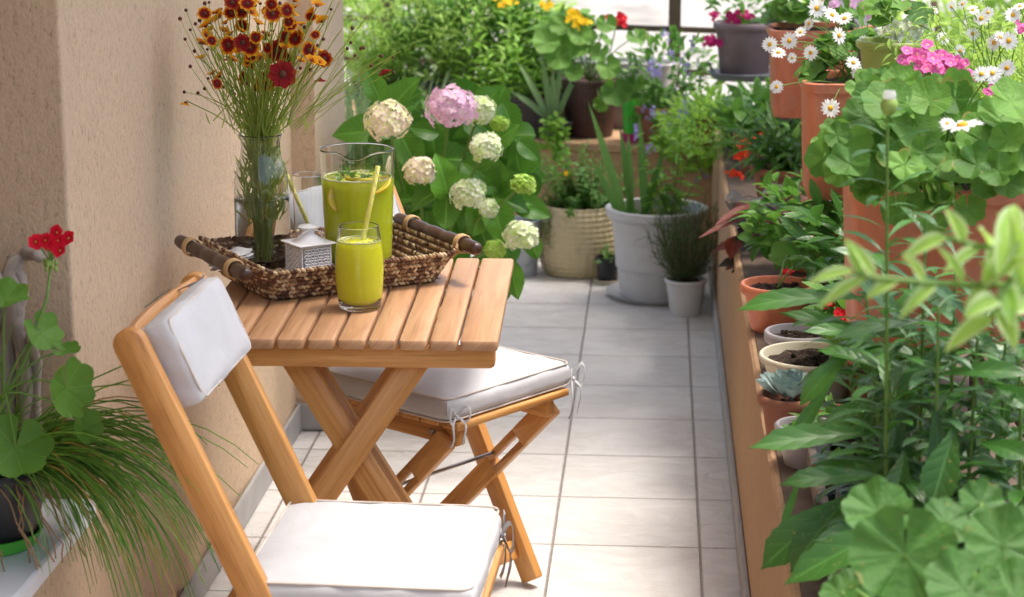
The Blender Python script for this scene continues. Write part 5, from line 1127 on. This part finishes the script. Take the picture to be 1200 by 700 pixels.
fl_heads(t, [(1197, 33, 3.6, 7), (1158, 106, 3.3, 6)], 'pink')
daisies(p1, .25, [(1150, 87, 3.25, 11), (1163, 86, 3.25, 11), (1128, 148, 2.75, 27), (1110, 145, 2.75, 10)])
# --- ledge pots (right)
def ledge_at(px, py, z=LH): return U(px, py, z=z)
def lp(label, px, py, r, h, mat, name='plant_pot', cat='pot', **k):
    """pot on the ledge whose rim's centre shows at px,py"""
    c = U(px, py, z=LH+h); t = pp(name, label, (c[0], c[1], LH), r, r*.76, h, mat, cat=cat, **k); return t
t = lp('clay pot under a broad scalloped leaf, farthest of the ledge pots shown clearly', 912, 332, .075, .10, 'terra', soil=.012); o = L_(t); lf = MB(); sm = MB()
for (px, py, r) in ((925, 300, 22), (915, 348, 27), (955, 300, 18)): rleaf(lf, U(px, py, Y=4.55)-o, (rr(-.2, .2), -.8, 1), (-.8, 0, -.3), r*4.6/F, .5, cup=.1, wave=.12); tube(sm, curve(U(px, py, Y=4.55)-o, (0, 0, .09), .02, 6), .002, 5)
lf.build('leaves', M['gerplain'], t); sm.build('stem', M['stem'], t)
t = lp('grey plastic pot of bare soil behind the cream pot', 936, 388, .062, .085, 'greypot', soil=.012)
t = lp('wide cream pot of bare soil on the right ledge', 952, 415, .095, .085, 'creampot', soil=.012, rim=.012)
t = lp('clay pot holding a blue grey rosette succulent', 925, 462, .050, .08, 'terraold', name='potted_succulent', cat='potted plant', rim=.016); lf = MB()
for k in range(34):
    a = k*2.4; f = k/34; d = nrm(V(math.cos(a)*(1.1-f), math.sin(a)*(1.1-f), .35+f*1.2)); leaf(lf, (.012*math.cos(a)*(1-f)*2, .012*math.sin(a)*(1-f)*2, .075+.01*f), d, V(-math.cos(a), -math.sin(a), 1), .055*(1-.4*f), .036*(1-.35*f), 'oblance', -.5, .35, rr(0, 1), 0, 6, 5)
lf.build('rosette', M['succ'], t)
t = lp('frosted grey pot of small sprouts in front of the succulent', 945, 497, .048, .07, 'greypot', soil=.01, rim=.01); 
t = lp('dark red pot wedged beside the frosted grey pot', 985, 482, .042, .07, 'redpot', soil=.01)
t = lp('black nursery pot with gravelly soil, deeper on the ledge', 1003, 497, .05, .065, 'black', soil=.008)
t = lp('small clay pot in the shade among long daisy leaves', 980, 545, .034, .06, 'terraold', soil=.01)
t = lp('low black nursery pot on the ledge near the lower leaves', 995, 585, .048, .05, 'black', soil=.01)
t = lp('black pot rim showing below the hanging daisy leaf', 1000, 628, .05, .06, 'black', soil=.015)
mb = MB(); a = U(946, 520, z=LH+.01); b = U(975, 665, z=LH+.01)
tr = thing('wooden_tray', 'narrow weathered wooden tray holding the small ledge pots', 'tray', (a[0]+.0, (a[1]+b[1])/2, LH))
L = a[1]-b[1]+.2
for x0_ in (-.0, .0): pass
mb = MB(); box(mb, (-.010, -L/2, .0), (.004, L/2, .045), bev=.002, tint=.3); mb.build('side', M['drift'], tr, sharp=40)
lf = MB()
for (nm, n, L) in (('frosted grey pot', 16, .05), ('dark red pot', 18, .06), ('black nursery pot with gravelly', 14, .05), ('small clay pot in the shade', 12, .04)):
    for o in [q for q in bpy.data.objects if nm in str(q.get('label', '')) and 'beside' not in str(q.get('label', ''))[:12]]:
        lf = MB()
        for k in range(n): leaf(lf, (rr(-.02, .02), rr(-.02, .02), .055), rdir(.8), (0, -.3, 1), L*rr(.7, 1.2), .016, 'ovate', rr(.4, 1.2), .2, rr(0, 1), 0, 6, 3)
        lf.build('sprouts', M['mid'], o); break
b = V(.43, 3.75, LH); t = pp('potted_begonia', 'leafy begonia with sparse red flowers behind the cream pot on the ledge', b, .08, .06, .10, 'terraold'); lf = MB(); bush(lf, (0, 0, .17), (.15, .22, .12), 260, .055, .034, 'ovate', nu=6, nv=3); lf.build('leaves', M['mid'], t); fl_heads(t, [(985, 372, 3.6, 8), (1000, 352, 3.7, 9), (972, 356, 3.7, 6)], 'red')
# --- ledge plants: coleus, begonia, strap, geranium red
b = ledge_at(900, 300); b = V(.29, 5.25, LH); t = pp('potted_coleus', 'dark red coleus spilling over the ledge edge', b, .07, .055, .09, 'terraold'); o = L_(t); lf = MB(); ld = MB(); sm = MB()
for k in range(64):
    px = rr(855, 950); py = rr(222, 318); p = U(px, py, Y=5.2+rr(-.12, .12))-o; q = ld if random.random() < .45 else lf; d = nrm(V(rr(-1, .4), -.4, rr(-.3, .4))); leaf(q, p-d*.04, d, V(0, -.6, 1), .085*rr(.7, 1.2), .045, 'ovate', rr(.3, 1.1), .2, rr(0, 1), 0, 8, 5, serr=.12); tube(sm, curve(p-d*.04, (0, 0, .08), .02, 5), .0015, 4, cap=False)
for (x0_, y0_, x1_, y1_) in ((880, 240, 838, 262), (885, 250, 818, 277)):
    p0 = U(x0_, y0_, Y=5.15)-o; p1_ = U(x1_, y1_, Y=5.05)-o; leaf(lf, p0, p1_-p0, (0, -.5, 1), np.linalg.norm(p1_-p0), .022, 'lance', .1, .3, .9, 0, 8, 3)
lf.build('red_leaves', M['coleus'], t); ld.build('dark_leaves', M['coleusdark'], t); sm.build('stem', M['stembrown'], t)
b = V(.40, 4.95, LH); t = pp('potted_begonia', 'small red flowering begonia beside the coleus', b, .08, .06, .10, 'terra'); o = L_(t); lf = MB(); bush(lf, (-.03, -.08, .14), (.18, .17, .12), 300, .045, .032, 'ovate', nu=5, nv=3); lf.build('leaves', M['mid'], t)
fl_heads(t, [(956, 288, 4.8, 11), (972, 282, 4.8, 12), (988, 300, 4.8, 10), (950, 300, 4.75, 9), (975, 312, 4.75, 8), (924, 318, 4.7, 6), (945, 330, 4.7, 6), (990, 275, 4.8, 8)], 'red'); fl_heads(t, [(968, 245, 5.0, 12), (978, 255, 5.0, 9), (940, 268, 5.0, 8)], 'ppale')
b = V(.33, 6.35, LH); t = pp('potted_geranium', 'shaded pot with small orange red blooms near the far corner', b, .09, .07, .12, 'terraold'); o = L_(t); lf = MB(); sm = MB()
bush(lf, (-.02, -.03, .17), (.15, .2, .10), 150, .06, .03, 'ovate', nu=5, nv=3); lf.build('leaves', M['mid'], t); fl_heads(t, [(874, 171, 6.0, 9), (866, 183, 6.0, 7), (859, 202, 6.0, 6), (868, 205, 6.0, 5), (888, 161, 6.0, 5), (872, 180, 6, 7)], 'orange')
b = V(.36, 5.75, LH); t = pp('potted_lily', 'strap leaved lily arching between the orange blooms and the planters', b, .09, .07, .12, 'terraold'); o = L_(t); lf = MB(); sm = MB()
for k in range(34): 
    a = rr(0, 6.3); leaf(lf, (rr(-.03, .03), rr(-.03, .03), .11), nrm(V(math.cos(a)*.9-.15, math.sin(a)*.9-.2, rr(.7, 2))), V(-math.cos(a), -math.sin(a), .8), rr(.16, .26), .024, 'blade', rr(.8, 2.0), .2, rr(0, 1), 0, 9, 3)
for k in range(8): leafy_stem(lf, sm, (rr(-.05, .05), rr(-.05, .05), .1), (rr(-.13, .08), rr(-.2, .1), rr(.18, .28)), 15, .09, .02, 'lance', curl=1.0)
lf.build('leaves', M['mid'], t); sm.build('stem', M['stem'], t)
b = V(.30, 6.85, LH); t = pp('potted_fern', 'feathery yellow green plant in the far right corner of the ledge', b, .09, .07, .12, 'black'); lf = MB(); bush(lf, (-.12, -.05, .09), (.20, .26, .12), 900, .032, .012, 'ovate', nu=4, nv=3); lf.build('leaves', M['fresh'], t)
b = V(.42, 6.6, LH); t = pp('potted_shrub', 'dense green shrub behind the hanging planters on the ledge', b, .1, .08, .14, 'black'); lf = MB(); bush(lf, (0, 0, .15), (.22, .35, .12), 420, .06, .024, 'lance', nu=5, nv=3); lf.build('leaves', M['mid'], t)
b = V(.45, 4.35, LH); t = pp('potted_shrub', 'dark leafy shrub under the middle terracotta planter', b, .1, .08, .14, 'black'); lf = MB(); bush(lf, (-.0, 0, .20), (.17, .35, .13), 360, .07, .026, 'lance', nu=5, nv=3); lf.build('leaves', M['lance'], t)

# --- big daisy plant with long leaves, nearer on the ledge
b = V(.40, 2.95, LH); t = pp('potted_shasta_daisy', 'tall clump of long dark toothed leaves in front of the ledge pots', b, .12, .09, .10, 'black'); o = L_(t)
lf = MB(); lb = MB(); sm = MB()
def ll(px0, py0, px1, py1, Y, w, curl=.5, tint=None, m_=None, Y1=None, up=(0, -.7, .9)):
    """long leaf drawn from base place to tip place"""
    p0 = U(px0, py0, Y=Y)-o; p1_ = U(px1, py1, Y=Y1 or Y-.05)-o; d = p1_-p0; L = np.linalg.norm(d)*(1+curl*.04); dd = nrm(d)+V(0, 0, .45*curl); leaf(m_ or lf, p0, dd, up, L*1.04, w*Y/F, 'oblance', curl, .16, rr(0, 1) if tint is None else tint, 0, 22, 5, serr=.10)
for a in ((1045, 505, 887, 532, 2.75, 34, .3, .7), (1000, 580, 903, 672, 2.7, 46, .5, .3), (1000, 575, 935, 672, 2.68, 40, .5, .2), (1030, 545, 952, 560, 2.75, 26, .3, .5), (1040, 560, 925, 580, 2.6, 28, .6, .3), (940, 555, 918, 620, 2.8, 10, .3, .9), (1010, 350, 875, 375, 2.9, 28, .6, .8), (1010, 400, 948, 480, 2.8, 24, .7, .8), (1045, 420, 925, 380, 2.9, 22, .9, .8), (1030, 395, 950, 395, 2.85, 18, .5, .8), (1060, 530, 1048, 590, 2.6, 30, .2, .2), (1120, 500, 1095, 590, 2.55, 44, .3, .2), (1095, 480, 1105, 590, 2.6, 36, .2, .1), (1160, 450, 1200, 480, 2.6, 30, .4, .2), (1100, 440, 1200, 445, 2.6, 26, .5, .3), (1150, 520, 1200, 540, 2.55, 32, .4, .2), (1085, 600, 930, 690, 2.45, 44, .3, .4), (1070, 620, 960, 640, 2.6, 30, .3, .3), (1085, 380, 1165, 420, 2.7, 26, .6, .5), (1120, 400, 1060, 470, 2.7, 24, .6, .4), (980, 440, 935, 520, 2.85, 18, .5, .8), (1030, 470, 975, 500, 2.8, 22, .5, .7)): ll(*a)
for a in ((1105, 380, 988, 415, 2.75, 20, .9, .5), (1075, 400, 1010, 330, 2.85, 24, .6, .5), (1070, 330, 985, 300, 2.8, 18, .7, .5), (1140, 380, 1085, 330, 2.7, 20, .7, .3), (1060, 470, 1040, 545, 2.7, 28, .2, .3)): ll(*a, m_=lb)
TOPS = [(1040, 130, 1040, 640, 2.62), (1085, 250, 1075, 640, 2.75), (1120, 300, 1110, 650, 2.7), (1065, 330, 1060, 640, 2.8), (1150, 330, 1130, 640, 2.65), (1180, 350, 1170, 640, 2.7), (1010, 300, 1040, 600, 2.9), (1100, 360, 1095, 650, 2.6), (1195, 420, 1200, 640, 2.6), (1040, 420, 1060, 640, 2.7), (985, 400, 1030, 600, 2.95)]
for (x1_, y1_, x0_, y0_, Y) in TOPS:
    p1_ = U(x1_, y1_, Y=Y)-o; p0 = V(U(x0_, y0_, Y=Y)[0]-o[0], Y-o[1], .09); n = int(12+(640-y1_)/12); leafy_stem(lf if random.random() < .6 else lb, sm, p0, p1_, n, .125, .022, 'oblance', curl=1.0, serr=.1, nu=14, el=.7, r=.0035, taper=.5, start=.0)
for k in range(120):
    px = rr(1000, 1215); py = rr(380, 640); Y = rr(2.75, 3.15); p = U(px, py, Y=Y)-o; d = rdir(.2); leaf(lf, p, d, (0, -.4, 1), rr(.09, .15), .026, 'oblance', rr(.4, 1.2), .16, rr(0, .6), 0, 12, 5, serr=.1)
bp = U(1042, 124, Y=2.62)-o; mb = MB(); ball(mb, bp, (.011, .011, .013), .5, 0, 8, 10)
for k in range(14): a = k*.45; leaf(mb, bp+V(.007*math.cos(a), .007*math.sin(a), .004), (0.05*math.cos(a), .05*math.sin(a), 1), (math.cos(a), math.sin(a), 0), .016, .006, 'petal', .3, .1, .5, 1, 4, 3)
mb.build('flower_bud', [M['bud'], M['daisy']], t)
lf.build('leaves', M['lance'], t); lb.build('bluish_leaves', M['lanceblue'], t); sm.build('stem', M['stem'], t)

# --- bright scalloped geranium leaves, bottom right foreground
b = V(.33, 2.05, LH); t = pp('potted_geranium', 'foreground geranium with big scalloped leaves at the lower right corner', b, .10, .08, .15, 'terra'); o = L_(t); lf = MB(); sm = MB()
for (px, py, r, nx, ny, nz, dx, dz, tn_, Y) in ((1030, 600, 42, -.2, -.7, .9, -.9, .3, .8, 2.15), (1060, 650, 62, -.1, -.9, .45, 0, -1, .9, 2.05), (1175, 640, 48, .1, -.8, .7, -.6, .3, .8, 2.05), (1110, 612, 32, .2, -.5, .9, .8, .2, .6, 2.1), (1130, 690, 50, .1, -.6, .8, -.4, -.8, .7, 2.0), (1190, 700, 50, 0, -.6, .8, .5, -.5, .9, 2.0), (1150, 590, 30, .3, -.7, .7, .4, .4, .5, 2.2), (1000, 690, 30, -.3, -.5, .9, -1, -.2, .3, 2.2), (1210, 620, 30, 0, -.6, .8, 1, 0, .6, 2.1), (985, 695, 24, -.3, -.5, .9, -1, 0, .8, 2.1)):
    p = U(px, py, Y=Y)-o; rleaf(lf, p, (nx, ny, nz), (dx, 0, dz), r*Y/F, tn_, cup=.14, wave=.09, scal=.05, lobes=9, seg=130, rings=9, notch=.25); tube(sm, curve(p, (0, 0, .14), .02, 6), .003, 6, cap=False)
lf.build('leaves', M['gerfront'], t); sm.build('stem', M['stem'], t)
# --- variegated trailing plant, right edge
b = V(.50, 1.85, .965); t = pp('potted_wandering_plant', 'pale variegated trailing plant hanging in from the right edge', b, .07, .055, .09, 'terra'); o = L_(t); lf = MB(); sm = MB()
mb = MB(); bar(mb, (-.08, 0, -.004), (RX-b[0]+.02, 0, -.004), .1, .007, (0, 1, 0)); mb.build('bracket', M['railmetal'], t, sharp=40)
def vine(pts, n, L, W):
    q = np.array([U(a, b_, Y=Y)-o for a, b_, Y in pts]); tt = np.linspace(0, len(q)-1, 20); q = np.stack([np.interp(tt, range(len(q)), q[:, j]) for j in range(3)], 1); tube(sm, q, .0028, 6)
    for k in range(n):
        i = 1+18*k/(n-1); i0 = int(i); p = q[i0]; ax = nrm(q[min(19, i0+1)]-q[max(0, i0-1)]); sd = nrm(np.cross(ax, (0, 1, 0)))*(1 if k % 2 else -1); d = nrm(ax*.75+sd*rr(.4, .9)+V(0, -.2, .1)); leaf(lf, p, d, V(0, -.7, .8), L*rr(.75, 1.15), W*rr(.85, 1.1), 'ovate', rr(.2, .8), .28, rr(0, 1), 0, 9, 7)
vine([(1215, 330, 1.85), (1160, 335, 1.8), (1090, 332, 1.76), (1020, 325, 1.75), (1000, 318, 1.75)], 12, .045, .0155)
vine([(1215, 300, 1.85), (1190, 320, 1.8), (1170, 350, 1.76), (1165, 372, 1.76)], 7, .048, .022)
vine([(1215, 290, 1.9), (1180, 285, 1.85), (1150, 290, 1.8), (1110, 278, 1.8)], 8, .045, .016)
for (a, b_, c, d_, w) in ((1150, 320, 1142, 390, 0), (1205, 350, 1170, 365, 48), (1150, 330, 1200, 300, 40), (1190, 240, 1170, 320, 36), (1200, 340, 1190, 255, 40)):
    if w: p0 = U(a, b_, Y=1.8)-o; p1_ = U(c, d_, Y=1.75)-o; leaf(lf, p0, p1_-p0, (0, -.8, .6), np.linalg.norm(p1_-p0), w*1.8/F, 'ovate', .2, .2, rr(.3, 1), 0, 9, 7)
lf.build('leaves', M['vari'], t); sm.build('stem', M['stem'], t)

# ------------------------------------------------------------ light
w = bpy.data.worlds.new('World'); scene.world = w; w.use_nodes = True; nt = w.node_tree; bg = nt.nodes['Background']
sky = nt.nodes.new('ShaderNodeTexSky'); sky.sky_type = 'NISHITA'; sky.sun_disc = False
SD = nrm(V(.30, .10, .95)); el = math.asin(SD[2]); az = math.atan2(SD[0], SD[1])
sky.sun_elevation = el; sky.sun_rotation = az; sky.dust_density = 5; sky.air_density = 1.0; sky.ozone_density = .6
nt.links.new(sky.outputs[0], bg.inputs[0]); bg.inputs[1].default_value = .15
sl = bpy.data.lights.new('sun', 'SUN'); sl.energy = 1.4; sl.angle = math.radians(16); sl.color = (1, .965, .91)
so = bpy.data.objects.new('sun', sl); col.objects.link(so); so.rotation_euler = Vector(-SD).to_track_quat('-Z', 'Y').to_euler(); so.location = (3, 3, 6)
vs = scene.view_settings; vs.view_transform = 'Standard'; vs.look = 'None'; vs.gamma = 1; vs.use_curve_mapping = False; vs.exposure = 1.33
scene.cycles.max_bounces = 10; scene.cycles.transmission_bounces = 10; scene.cycles.transparent_max_bounces = 8; scene.cycles.diffuse_bounces = 4
